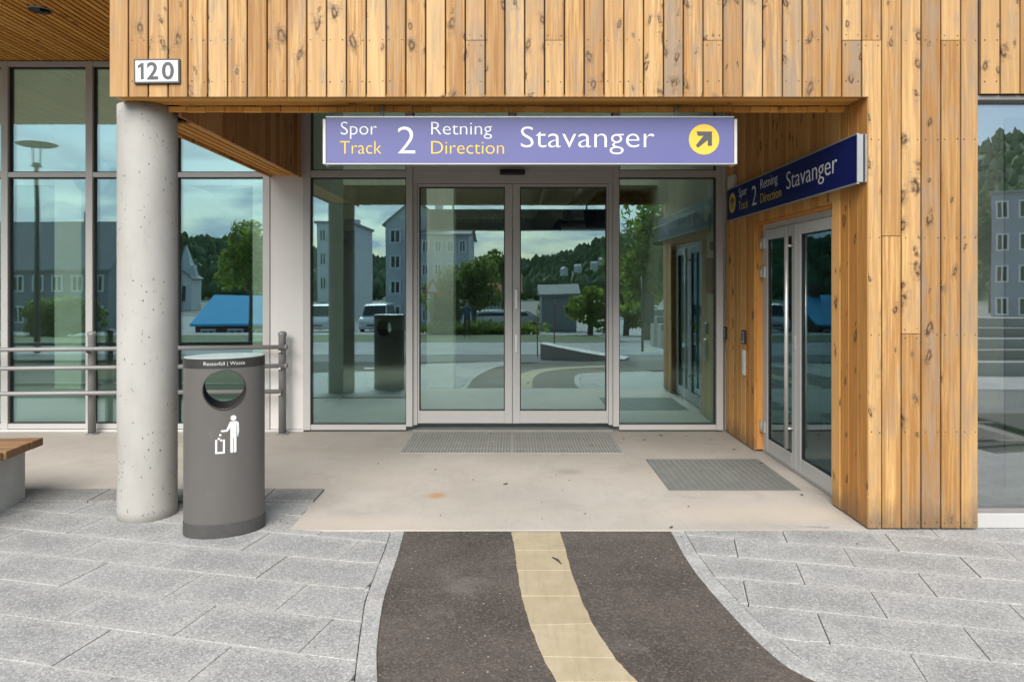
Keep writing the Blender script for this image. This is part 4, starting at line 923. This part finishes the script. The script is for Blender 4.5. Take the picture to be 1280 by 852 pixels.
grate("floor_grate.002", 1.165, 2.145, 5.218, 6.148, .05, .0235, "larger steel mesh grate in front of the side door", "entrance grates", mt=M_GRS)

# wall devices on the side wall
def keypad(y, z, wd, h, label):
    k = empty("door_keypad", (XWL, y, z)); tag(k, label, "keypad", "keypads on the side wall")
    mb = MB(); mb.box(-.022, 0.001, -wd/2, wd/2, -h/2, h/2, .006); mb.build("housing", M_BLACK, k)
    mb = MB(); mb.box(-.0245, -.0215, -wd/2+.012, wd/2-.012, -h/2+.014, h/2-.012, .001); mb.build("face", M_GREYM, k)
    for r_ in range(4):
        for c in range(3): mb = MB(); yy_ = (c-1)*wd*.22; zz_ = h*(.24-.15*r_); mb.box(-.027, -.024, yy_-wd*.08, yy_+wd*.08, zz_-h*.05, zz_+h*.05, .001); mb.build("key", M_BLACK, k)
keypad(F*XWL/(907.5-CX), H-(416-CY)/F*7.27, .085, .125, "small dark keypad closest to the glazing on the side wall")
keypad(6.70, H-(421-CY)/F*6.70, .095, .13, "dark keypad directly above the silver push bar")
k = empty("push_bar", (XWL, 6.69, H-(453-CY)/F*6.69)); tag(k, "narrow silver door opener plate on the boards beside the side door", "door opener")
mb = MB(); mb.box(-.024, .001, -.032, .032, -.122, .122, .006); mb.build("plate", M_STEEL, k)
mb = MB(); mb.box(-.029, -.0235, -.02, .02, -.105, .105, .002); mb.build("push_plate", M_PLINTH, k)
jb = empty("junction_box", (XWL, 6.99, 2.50)); tag(jb, "small white cable box on the wall behind the navy sign", "junction box")
mb = MB(); mb.box(-.05, .001, -.085, .085, -.09, .115, .012); mb.build("housing", M_PLINTH, jb)
mb = MB(); mb.box(-.054, -.0495, -.075, .075, -.08, .10, .004); mb.build("cover", M_WHITEP, jb)

# dead leaves and grit on the floor
mb = MB()
for i in range(46):
    if i < 12: p = [(1.3, 6.9), (1.5, 7.1), (1.75, 7.05), (1.95, 6.9), (1.1, 6.95), (-.05, 5.38), (.75, 6.65), (2.05, 6.5), (1.55, 5.75), (1.0, 4.42), (2.12, 6.0), (2.1, 5.1)][i]
    else:
        p = [(random.uniform(-1.3, 2.1), random.uniform(4.4, 7.2)), (random.uniform(-2.0, -1.4), random.uniform(4.35, 4.9)), (random.uniform(.8, 2.5), random.uniform(4.0, 4.36))][0 if i < 34 else (1 if i < 42 else 2)]
    s_ = random.uniform(.010, .026) if i < 12 else random.uniform(.004, .010); a = random.uniform(0, 6.3); z = .0062
    vs = [(p[0]+s_*math.cos(a+t)*q, p[1]+s_*math.sin(a+t)*q, z+dz) for t, q, dz in ((0, 1, .002), (.9, .5, .004), (PI-.6, .6, .001), (PI, 1, .004), (PI+.7, .55, .002), (-.8, .45, .003))]
    mb.add(vs + [(v[0], v[1], v[2]-.0015) for v in vs], [(0, 1, 2, 3, 4, 5), (11, 10, 9, 8, 7, 6)] + [(k, 6+k, 6+(k+1) % 6, (k+1) % 6) for k in range(6)])
o = mb.build("leaf_litter", plain("dry leaves", (.09, .055, .03), .8, 0, .3, 50)); tag(o, "dry leaf bits scattered over the entrance floor", None, None, "stuff")
# twig on the tactile strip
mb = MB(); mb.tube([gpx(690, 697)+(.006,), gpx(697, 701)+(.009,), gpx(702, 706)+(.007,)], [.002, .006, .0015], 6); o = mb.build("twig", plain("twig bark", (.06, .045, .03), .8)); tag(o, "dark twig lying on the sand coloured strip", "twig")

# ================================================================== the place across the road (seen mirrored in the glass)
def leafmat(name, c, var=.35):
    t = MT(name, .7); r = t.n("ShaderNodeNewGeometry").outputs["Random Per Island"]; p = t.noise(t.pos(), 1.3, 3)
    f = t.math("ADD", t.math("MULTIPLY", r, .6), t.math("MULTIPLY", p, .4)); col_ = t.mix(f, tuple(x*(1-var) for x in c), tuple(x*(1+var) for x in c)); t.base(col_)
    tl = t.n("ShaderNodeBsdfTranslucent"); t.l(t.mix(0.5, col_, (c[0]*2.6, c[1]*2.5, c[2]*1.6)), tl.inputs[0]); ms = t.n("ShaderNodeMixShader"); ms.inputs[0].default_value = 0.5
    t.l(t.b.outputs[0], ms.inputs[1]); t.l(tl.outputs[0], ms.inputs[2]); t.l(ms.outputs[0], t.t.nodes["Material Output"].inputs["Surface"]); return t.m
M_LEAF = leafmat("broad leaves", (.115, .165, .05)); M_LEAFB = leafmat("bright leaves", (.16, .22, .055)); M_LEAFD = leafmat("dark conifer", (.07, .11, .05))
M_BARK = plain("bark", (.12, .10, .08), .9)
def crown(n, rad, blobs, leaf, seed):
    rg = np.random.default_rng(seed); bs = []
    for _ in range(blobs):
        d = rg.normal(size=3); d /= np.linalg.norm(d); bs.append((d*rg.uniform(.25, .75), rg.uniform(.28, .5)))
    vs = np.zeros((n*4, 3)); 
    for i in range(n):
        c, r_ = bs[rg.integers(len(bs))]; d = rg.normal(size=3); d /= np.linalg.norm(d); p = (c+d*r_*rg.uniform(.55, 1.0)**.5)*np.array(rad)
        u = rg.normal(size=3); u /= np.linalg.norm(u); v = np.cross(u, rg.normal(size=3)); v /= np.linalg.norm(v)+1e-9; s_ = leaf*rg.uniform(.6, 1.4)
        vs[4*i] = p-u*s_; vs[4*i+1] = p-v*s_*.55; vs[4*i+2] = p+u*s_; vs[4*i+3] = p+v*s_*.55
    return vs.tolist(), [(4*i, 4*i+1, 4*i+2, 4*i+3) for i in range(n)]
def tree(name, base, h, rad, mat, label, seed, n=1600, leaf=.22, trunk_r=.14, group="trees across the road"):
    t = empty(name, base); tag(t, label, "tree" if "tree" in name else "bush", group)
    mb = MB(); k = h-rad[2]; mb.tube([(0, 0, -.2), (.05, 0, k*.5), (0, .05, k), (.05, 0, h-rad[2]*.4)], [trunk_r*1.2, trunk_r, trunk_r*.8, trunk_r*.25], 8)
    for i in range(6):
        a = i*1.05+seed; z0 = k*(.65+.1*(i % 3)); mb.tube([(0, 0, z0), (rad[0]*.35*math.cos(a), rad[1]*.35*math.sin(a), z0+rad[2]*.45), (rad[0]*.7*math.cos(a), rad[1]*.7*math.sin(a), z0+rad[2]*.8)], [trunk_r*.5, trunk_r*.3, trunk_r*.1], 6)
    mb.build("trunk", M_BARK, t); v, f = crown(n, rad, 13, leaf, seed); m2 = MB(); m2.add([(p[0], p[1], p[2]+h-rad[2]) for p in v], f); m2.build("crown", mat, t); return t
def gp(px_, D): X = (px_-CX)/F*D; Y = 2*YG-D; return Vector((X, Y, tz(Y)))
tree("birch_tree", gp(312, 26), 5.2, (1.35, 1.35, 2.0), M_LEAFB, "slender light green tree mirrored beside the white panel", 3, 1500, .12, .07)
tree("round_tree", gp(628, 75), 8.0, (2.6, 2.6, 2.4), M_LEAF, "round dark green tree mirrored in the left door leaf", 5, 2500, .22)
tree("leafy_tree", gp(592, 44), 5.0, (2.4, 2.4, 2.2), M_LEAF, "bushy green tree before the grey flats", 8, 2500, .18)
tree("leafy_tree", gp(560, 42), 4.2, (1.6, 1.6, 1.9), M_LEAF, "smaller green tree right against the grey flats", 9, 1600, .18)
tree("leafy_tree", gp(808, 30), 6.5, (1.6, 1.6, 2.8), M_LEAFB, "tall bright green tree mirrored in the right pane", 12, 2600, .16)
tree("leafy_tree", gp(782, 38), 5.6, (1.7, 1.7, 2.6), M_LEAF, "darker tree behind the bright green tree", 14, 2200, .18)
tree("garden_bush", gp(738, 40), 2.9, (1.7, 1.5, 1.5), M_LEAFB, "rounded green bush beside the grey shed", 15, 1600, .14)
tree("garden_bush", gp(700, 52), 3.0, (2.0, 1.5, 1.4), M_LEAF, "dark bush behind the grey shed", 16, 1200, .16)
for i, x in enumerate((1238, 1262, 1285, 1310)): tree("leafy_tree", Vector(((x-CX)/F*(8.9+74+3*i), -74-3*i, -1.9)), 15+i*1.5, (3.6, 3.6, 6.0), M_LEAFD, ("dark tree behind the grey block, at the window edge", "dark tree second from the window edge", "dark tree third from the window edge", "dark tree farthest from the window edge")[i], 20+i, 2200, .3)
# hedge
hd = MB(); v, f = crown(3500, (3.0, .8, 1.15), 26, .14, 33); hd.add(v, f); o = hd.build("hedge", M_LEAF, None, gp(85, 36)+Vector((0, 0, .9))); tag(o, "clipped green hedge in front of the long grey house", "hedge")
hd = MB(); v, f = crown(2600, (4.6, 1.0, .55), 30, .14, 34); hd.add(v, f); o = hd.build("hedge", M_LEAFB, None, gp(600, 40)+Vector((0, 0, .25))); tag(o, "loose green hedge along the far edge of the lawn", "hedge")

# hill with forest
def hill_h(ang):
    t = [-1.6, -.9, -.475, -.35, -.2, 0, .07, .13, .2, .3, .45, .68, .9, 1.6]; h_ = [.05, .05, .066, .058, .03, .022, .036, .06, .085, .11, .155, .215, .24, .18]
    return float(np.interp(math.tan(ang), t, h_))
NA, NR = 150, 14; vs = []; fs = []; hz = np.zeros((NA, NR))
for i in range(NA):
    a = R(-72)+R(144)*i/(NA-1); k_ = hill_h(a)*(1+.05*math.sin(a*31)+.03*math.sin(a*67))
    for j in range(NR):
        r_ = 135+j*17; f_ = min(1, j/(NR-4)); f_ = f_*f_*(3-2*f_); D = r_*math.cos(a); hz[i, j] = -2.2+f_*(k_*(D*.93)+3.0)*(1 if j < NR-3 else .95)+.5*math.sin(i*.9+j*1.7)*f_
        vs.append((r_*math.sin(a), 14.66-r_*math.cos(a), hz[i, j]))
for i in range(NA-1):
    for j in range(NR-1): fs.append((i*NR+j, (i+1)*NR+j, (i+1)*NR+j+1, i*NR+j+1))
mb = MB(); mb.add(vs, fs, True); tag(mb.build("hill", plain("wooded slope", (.10, .145, .08), .95, 0, .3, .05)), None, None, None, "structure")
mb = MB(); rg = np.random.default_rng(44); VV = []; FF = []
for _ in range(9000):
    i = rg.integers(NA-1); j = rg.integers(1, NR-2); u, v = rg.random(2)
    p0, p1, p2 = np.array(vs[i*NR+j]), np.array(vs[(i+1)*NR+j]), np.array(vs[i*NR+j+1]); p = p0+(p1-p0)*u+(p2-p0)*v
    h_ = rg.uniform(2.2, 5.2); r_ = h_*rg.uniform(.22, .42); b = len(VV); con = rg.random() < .55; n = 6
    for q, zf in (((.25, .0), (1.0, .22), (.62, .6), (0.02, 1.0)) if con else ((.3, .05), (.95, .35), (.8, .75), (.1, 1.0))):
        for k in range(n):
            a = 2*PI*k/n+rg.uniform(-.3, .3); rr = r_*q*rg.uniform(.75, 1.25); VV.append((p[0]+rr*math.cos(a), p[1]+rr*math.sin(a), p[2]+h_*zf))
    for t_ in range(3):
        for k in range(n): k2 = (k+1) % n; FF.append((b+t_*n+k, b+t_*n+k2, b+(t_+1)*n+k2, b+(t_+1)*n+k))
mb.add(VV, FF); tag(mb.build("hillside_forest", leafmat("forest mix", (.125, .18, .105), .25)), "dense mixed forest covering the far hillside", None, None, "stuff")  # leaf colour lightened to stand in for distance haze

# buildings
def bmat(name, c): return plain(name, c, .8, 0, .06, 1.2)
M_WIN = plain("dark window glass", (.03, .04, .05), .12, 0, .1, 2); M_WFR = bmat("white window frames", (.72, .72, .70)); M_TILE2 = bmat("slate grey roof tiles", (.25, .255, .26))
def house(name, c, W, D, hw, hr, rz, wall, roof, label, cols, rows, gable_front=False, group="houses across the road", roofh=None):
    t = empty(name, c, rz); tag(t, label, "house" if "house" in name else "building", group)
    mb = MB(); rid = hw+hr
    if hr <= .01: mb.box(-W/2, W/2, -D/2, D/2, -.3, hw)
    elif gable_front: mb.add([(-W/2, -D/2, -.3), (W/2, -D/2, -.3), (W/2, -D/2, hw), (0, -D/2, rid), (-W/2, -D/2, hw), (-W/2, D/2, -.3), (W/2, D/2, -.3), (W/2, D/2, hw), (0, D/2, rid), (-W/2, D/2, hw)], [(4,3,2,1,0), (5,6,7,8,9), (0,1,6,5), (1,2,7,6), (2,3,8,7), (3,4,9,8), (4,0,5,9)])
    else: mb.add([(-W/2, -D/2, -.3), (-W/2, D/2, -.3), (-W/2, D/2, hw), (-W/2, 0, rid), (-W/2, -D/2, hw), (W/2, -D/2, -.3), (W/2, D/2, -.3), (W/2, D/2, hw), (W/2, 0, rid), (W/2, -D/2, hw)], [(0,1,2,3,4), (9,8,7,6,5), (5,6,1,0), (6,7,2,1), (7,8,3,2), (8,9,4,3), (9,5,0,4)])
    mb.build("wall", wall, t); rm = MB(); e = .25
    if hr <= .01: rm.box(-W/2-.2, W/2+.2, -D/2-.2, D/2+.2, hw+.003, hw+.25, .02)
    else:
        for s_ in (-1, 1):
            if gable_front: a, b = (s_*(W/2+e), hw-e*hr/(W/2)+.02), (0, rid+.02); q = [(a[0], -D/2-e, a[1]), (b[0], -D/2-e, b[1]), (b[0], D/2+e, b[1]), (a[0], D/2+e, a[1])]
            else: a, b = (s_*(D/2+e), hw-e*hr/(D/2)+.02), (0, rid+.02); q = [(-W/2-e, a[0], a[1]), (-W/2-e, b[0], b[1]), (W/2+e, b[0], b[1]), (W/2+e, a[0], a[1])]
            rm.add(q+[(p[0], p[1], p[2]+.15) for p in q], [(0,1,2,3), (7,6,5,4), (0,4,5,1), (1,5,6,2), (2,6,7,3), (3,7,4,0)])
    rf = rm.build("roof", roof, t)
    if cols: cm = MB(); cm.box(W*.2, W*.2+.7, -.35, .35, rid-.4, rid+.9, .02); cm.build("chimney", wall, rf)
    ww = MB(); fh = hw/max(rows, 1); dx = W/max(cols, 1); wd, wh = dx*.5, fh*.5
    ww.box(-wd/2, wd/2, -.04, .02, -wh/2, wh/2); m_fr = MB()
    for s_ in (-1, 1): m_fr.box(s_*wd/2-.07, s_*wd/2+.07, -.09, -.01, -wh/2-.07, wh/2+.07); m_fr.box(-wd/2+.071, wd/2-.071, -.088, -.012, s_*wh/2-.07, s_*wh/2+.07)
    m_fr.box(-.05, .05, -.086, -.014, -wh/2+.071, wh/2-.071); wme = ww.mesh("pane", M_WIN); fme = m_fr.mesh("window", M_WFR)
    for r_ in range(rows):
        for k in range(cols):
            x = -W/2+dx*(k+.5); z = fh*(r_+.52)
            fo = put("window", fme, t, (x, D/2, z), PI); put("pane", wme, fo)
    return t
M_GREYW = bmat("blue grey render", (.52, .54, .55)); M_GREYL = bmat("pale grey cladding", (.68, .70, .71)); M_GREYK = bmat("dark grey boards", (.27, .28, .29))
def hp(x0, x1, D): a, b = (x0-CX)/F*D, (x1-CX)/F*D; Y = 2*YG-D; return Vector(((a+b)/2, Y, tz(Y))), b-a
c, W = hp(-90, 135, 52); house("row_house", c+Vector((0, -4, 0)), W, 8, 4.6, 3.6, 0, M_GREYK, M_TILE2, "long dark grey house with tiled roof beyond the hedge", 9, 2)
c, W = hp(396, 440, 70); house("apartment_block", c+Vector((0, -5, 0)), W, 10, 9.4, 0, 0, M_GREYL, M_TILE2, "pale grey flat roofed apartment block", 3, 4)
c, W = hp(448, 590, 58); house("apartment_block", c+Vector((0, -6, 0)), W*.52, 12, 8.4, 2.0, 0, M_GREYW, M_TILE2, "gabled blue grey apartment block", 3, 4, True)
c, W = hp(524, 586, 56); house("apartment_block", c+Vector((0, -4, 0)), W, 8, 7.3, .9, 0, M_GREYW, M_TILE2, "lower grey flats next to the gabled block", 4, 4)
c, W = hp(678, 722, 48); house("storage_shed", c+Vector((0, -2, 0)), W, 4, 2.5, .6, 0, M_GREYK, M_TILE2, "low dark grey shed beside a bush", 0, 0)
c, W = hp(600, 650, 82); house("brick_house", c, W, 6, 2.6, 1.9, 0, bmat("white boards", (.65, .65, .62)), bmat("orange roof tiles", (.50, .17, .07)), "white house with orange tiled roof", 3, 1)
c, W = hp(244, 345, 46); house("blue_roof_house", c+Vector((0, -3.5, -1.0)), W, 7, 1.5, 1.7, 0, bmat("red brown boards", (.17, .055, .035)), bmat("bright blue roof sheet", (.07, .42, .74)), "low house with a bright blue metal roof", 3, 1)
c, W = hp(220, 246, 95); t = house("white_church", c, 2.6, 3, 4.2, .9, 0, bmat("church white", (.72, .74, .74)), M_TILE2, "small white church with a pointed spire", 1, 1, True)
mb = MB(); mb.add([(-1.2, -1.2, 4.3), (1.2, -1.2, 4.3), (1.2, 1.2, 4.3), (-1.2, 1.2, 4.3), (0, 0, 8.8)], [(0,1,4), (1,2,4), (2,3,4), (3,0,4), (3,2,1,0)]); mb.build("spire", bmat("pale spire", (.55, .6, .6)), t)
t = house("apartment_block", Vector((50, -52, -1.9)), 13, 9, 11.3, 0, R(42), bmat("mid grey cladding", (.34, .37, .41)), M_TILE2, "grey four storey block mirrored in the right window", 8, 4)
# curved seating steps in front of that block
mb_st = empty("stone_steps", (9.0, -5.0, tz(-5))); tag(mb_st, "broad stone seating steps before the right hand block", "steps")
for k in range(5):
    mb = MB(); mb.box(-4.5, 7, -.5-.55*k-.55, -.5-.55*k, -.2, .22+.2*k, .01); mb.build("step", M_SLABD if k % 2 else M_KERB, mb_st)
# white houses dotted up the hill
M_HW = bmat("white hillside house", (.7, .7, .68))
ho = None
for i, (x, y, D) in enumerate(((742, 331, 170), (722, 334, 165), (752, 326, 180), (705, 337, 160), (786, 312, 190), (792, 325, 170), (775, 322, 175), (268, 330, 200))):
    p = MP(x, y, D*.98); mb = MB(); mb.add([(-2.6, -2, -4), (2.6, -2, -4), (2.6, 2, -4), (-2.6, 2, -4), (-2.6, -2, 1.2), (2.6, -2, 1.2), (2.6, 2, 1.2), (-2.6, 2, 1.2), (-2.6, 0, 2.6), (2.6, 0, 2.6)], [(0,3,2,1), (0,1,5,4), (2,3,7,6), (1,2,6,9,5), (3,0,4,8,7), (4,5,9,8), (6,7,8,9)])
    if ho is None: ho = mb.mesh("hill_house", M_HW)
    o = put("hill_house", ho, None, p, i*.4); o.scale = (.30,)*3; tag(o, ("little white house at mid height of the wooded hill, between two others", "little white house lower on the hill, left of two others", "little white house highest of the row on the wooded hill", "little white house lowest on the wooded hill, behind the bush", "white hillside house mirrored at the top of the right pane", "white hillside house just below the topmost one", "white hillside house at the edge of the right pane", "lone white house on the hill over the blue roof")[i], "house", "houses on the hillside")

# street lamp with disc head
p = gp(45, 17.5); lamp = empty("street_lamp", p); tag(lamp, "slim street lamp with a flat disc head", "street lamp")
top = H+(355-180)/F*17.5-p.z
mb = MB(); mb.tube([(0, 0, 0), (0, 0, 1.0), (0, 0, top-.55)], [.075, .07, .05], 14); mb.build("pole", M_BINT, lamp)
mb = MB(); mb.tube([(0, 0, top-.03), (0, 0, top), (0, 0, top+.03), (0, 0, top+.05)], [.40, .46, .40, .1], 32); mb.build("disc", M_BINT, lamp)
mb = MB(); mb.tube([(0, 0, top-.56), (0, 0, top-.46)], [.12, .09], 16); mb.build("lamp_head", M_BINT, lamp)
mb = MB()
for k in range(4): a = k*PI/2; mb.tube([(.1*math.cos(a), .1*math.sin(a), top-.48), (.12*math.cos(a), .12*math.sin(a), top-.02)], .008, 6)
mb.build("spacer_rods", M_BINT, lamp)

# low granite wall beside the path
mb = MB(); mb.add([(.72, -.95, -.12), (2.5, -.35, -.12), (2.3, .2, -.12), (.62, -.5, -.12), (.72, -.95, .24), (2.5, -.35, -.02), (2.3, .2, -.02), (.62, -.5, .24)], [(0,3,2,1), (4,5,6,7), (0,1,5,4), (1,2,6,5), (2,3,7,6), (3,0,4,7)]); o = mb.build("low_wall", M_PLINTH); tag(o, "low granite seat wall beside the curving path", "low wall")
# marker poles
for i, (x, y0, D) in enumerate(((672, 388, 16.2), (694, 372, 15.7))):
    p = gp(x, D); h_ = H-(y0-CY)/F*D-p.z; mp = empty("marker_pole", p); tag(mp, ("shorter thin snow marker pole by the low wall", "taller thin snow marker pole by the low wall")[i], "marker pole", "snow poles by the low wall")
    mb = MB(); mb.tube([(0, 0, -.1), (0, 0, h_)], .012, 8); mb.build("stick", bmat("faded red", (.30, .10, .07)), mp)
    mb = MB(); mb.tube([(0, 0, h_-.12), (0, 0, h_-.05)], .014, 8); mb.build("reflector", M_PLINTH, mp)
# info sign pole
p = gp(803, 19); si = empty("notice_sign", p); tag(si, "dark notice board on a post near the bright tree", "sign")
mb = MB(); mb.tube([(0, 0, -.1), (0, 0, 2.0)], .035, 10); mb.build("post", M_BINT, si)
mb = MB(); mb.box(-.02, .30, .03, .07, .75, 1.5, .01); mb.build("board", plain("board navy", (.03, .035, .05), .5), si)
# warning triangle
p = gp(541, 40); si = empty("warning_sign", p); tag(si, "triangular red edged warning sign on a grey post", "sign")
mb = MB(); mb.tube([(0, 0, -.1), (0, 0, 3.2)], .035, 10); mb.build("post", M_GALV, si)
mb = MB(); mb.add([(-.5, .04, 2.3), (.5, .04, 2.3), (0, .04, 3.2), (-.5, .06, 2.3), (.5, .06, 2.3), (0, .06, 3.2)], [(0,1,2), (5,4,3), (0,3,4,1), (1,4,5,2), (2,5,3,0)]); mb.build("red_triangle", plain("sign red", (.55, .05, .03), .4), si)
mb = MB(); mb.add([(-.3, .061, 2.42), (.3, .061, 2.42), (0, .061, 2.98), (-.3, .065, 2.42), (.3, .065, 2.42), (0, .065, 2.98)], [(0,1,2), (5,4,3), (0,3,4,1), (1,4,5,2), (2,5,3,0)]); mb.build("inner_triangle", M_WHITE, si)

# a passer-by beyond the lawn
def make_person(loc):
    J = [(0,0,.92),(0,.01,1.15),(0,.01,1.40),(0,.02,1.50),(0,.04,1.62),(0,.05,1.72),(-.10,0,.88),(-.11,.05,.48),(-.11,-.02,.06),(-.11,.14,.03),(.10,0,.88),(.11,-.06,.48),(.12,-.20,.08),(.12,-.06,.03),(-.19,.01,1.38),(-.25,-.02,1.10),(-.24,.08,.86),(-.24,.11,.76),(.19,.01,1.38),(.25,.03,1.10),(.25,-.04,.86),(.25,-.05,.76)]
    Ed = [(0,1),(1,2),(2,3),(3,4),(4,5),(0,6),(6,7),(7,8),(8,9),(0,10),(10,11),(11,12),(12,13),(2,14),(14,15),(15,16),(16,17),(2,18),(18,19),(19,20),(20,21)]
    Rd = [.15,.14,.15,.055,.095,.075,.085,.062,.045,.04,.085,.062,.045,.04,.065,.048,.04,.035,.065,.048,.04,.035]
    me = bpy.data.meshes.new("person"); me.from_pydata(J, Ed, []); o = bpy.data.objects.new("person", me); COL.objects.link(o)
    sk = o.modifiers.new("skin", "SKIN"); 
    for i, sv in enumerate(me.skin_vertices[0].data): sv.radius = (Rd[i], Rd[i]*.8); sv.use_root = i == 0
    sb = o.modifiers.new("smooth", "SUBSURF"); sb.levels = 1
    dg = bpy.context.evaluated_depsgraph_get(); dg.update(); m2 = bpy.data.meshes.new_from_object(o.evaluated_get(dg)); o.modifiers.clear(); o.data = m2
    sk_m, bl, dk = plain("skin", (.45, .29, .21), .6), plain("blue jacket", (.05, .09, .17), .8), plain("dark trousers", (.03, .03, .035), .8)
    m2.materials.clear()
    for m_ in (sk_m, bl, dk): m2.materials.append(m_)
    for p in m2.polygons: z = p.center.z; p.material_index = 2 if z < .95 and abs(p.center.x) < .2 else (0 if z > 1.5 or z < .84 else 1); p.use_smooth = True
    o.location = loc; tag(o, "person in a blue jacket walking beyond the lawn", "person")
    h = MB(); h.tube([(0, .02, 1.66), (0, .02, 1.72), (0, .03, 1.78), (0, .03, 1.81)], [.098, .10, .08, .02], 14); h.build("hair", M_BARK, o)
make_person(gp(584, 34))
# cars
M_CARW = plain("white car paint", (.72, .73, .73), .25); M_CARG = plain("grey car paint", (.28, .30, .32), .25, .3); M_TYRE = plain("tyre rubber", (.02, .02, .02), .8); M_LAMPG = plain("headlamp glass", (.6, .62, .62), .15)
def make_car(van):
    t = empty("parked_car", (0, 0, 0)); Hh = 1.95 if van else 1.48; Lh = 2.3 if van else 2.15
    prof = [(-Lh, .28), (-Lh, .85), (-Lh+.05, 1.0), (-Lh+(.15 if van else .5), 1.05), (-Lh+(.3 if van else 1.0), Hh-.06), (-Lh+(.5 if van else 1.3), Hh), (Lh-(1.5 if van else 1.7), Hh), (Lh-(1.2 if van else 1.25), Hh-.08), (Lh-(.75 if van else .75), 1.12), (Lh-.2, .98), (Lh, .80), (Lh+.02, .45), (Lh-.05, .28)]
    n = len(prof); mb = MB(); vs = []
    for sgn, wsc in ((-1, 1), (1, 1)):
        for (x, z) in prof: wd = .90 if z < 1.06 else .90-.16*(z-1.06)/(Hh-1.06); vs.append((sgn*wd, x, z))
    fs = [tuple(reversed(range(n))), tuple(n+k for k in range(n))] + [(k, (k+1) % n, n+(k+1) % n, n+k) for k in range(n)]
    mb.add(vs, fs); mb.build("body", M_CARW, t)
    g = MB(); y0, y1 = Lh-(1.2 if van else 1.25), Lh-.75; zA, zB = Hh-.10, 1.14
    g.add([(-.80, y1-.02, zB+.02), (.80, y1-.02, zB+.02), (.70, y0+.03, zA), (-.70, y0+.03, zA)], [(0, 1, 2, 3)]); g.v = [(p[0], p[1]+.012, p[2]+.008) for p in g.v]
    g.add([(p[0], p[1]-.03, p[2]-.02) for p in g.v[:4]], [(3, 2, 1, 0)]); g.build("windscreen", M_WIN, t)
    for s_ in (-1, 1):
        g = MB(); g.add([(s_*.895, -Lh+(.6 if van else 1.1), 1.12), (s_*.895, Lh-1.0, 1.12), (s_*.79, Lh-1.32, Hh-.14), (s_*.79, -Lh+(.6 if van else 1.3), Hh-.14)], [(0, 1, 2, 3)]); g.v = [(p[0]+s_*.008, p[1], p[2]) for p in g.v]; g.add([(p[0]-s_*.02, p[1], p[2]) for p in g.v[:4]], [(3, 2, 1, 0)]); g.build("side_window", M_WIN, t)
        g = MB(); g.box(s_*.68-.17, s_*.68+.17, Lh-.12, Lh+.03, .66, .82, .02); g.build("headlight", M_LAMPG, t)
        for y in (-Lh+.8, Lh-.85):
            g = MB(); g.tube([(s_*.74, y, .32), (s_*.93, y, .32)], .32, 20); wo = g.build("wheel", M_TYRE, t); g = MB(); g.tube([(s_*.92, y, .32), (s_*.94, y, .32)], .19, 14); g.build("rim", M_GALV, wo)
    g = MB(); g.box(-.35, .35, Lh+.0, Lh+.035, .5, .62, .01); g.build("grille", M_BLACK, t)
    return t
cars = [(407, 49, 0, "white van parked closest to the pale grey block"), (473, 49.5, 0, "white van parked before the gabled block")]
vn = None
for i, (x, D, rz, lb) in enumerate(cars):
    t = make_car(True) if vn is None else copy_tree(vn)
    vn = vn or t; t.location = gp(x, D); t.rotation_euler = (0, 0, rz); tag(t, lb, "van", "cars parked beyond the lawn")
cr = None
for i, (x, D, rz, lb) in enumerate(((612, 50, 1.4, "white car parked sideways by the hedge"), (640, 52, 1.3, "white car parked farthest along the hedge"), (566, 48, .2, "white car parked facing the station by the trees"))):
    t = make_car(False) if cr is None else copy_tree(cr)
    cr = cr or t; t.location = gp(x, D); t.rotation_euler = (0, 0, rz); tag(t, lb, "car", "cars parked beyond the lawn")
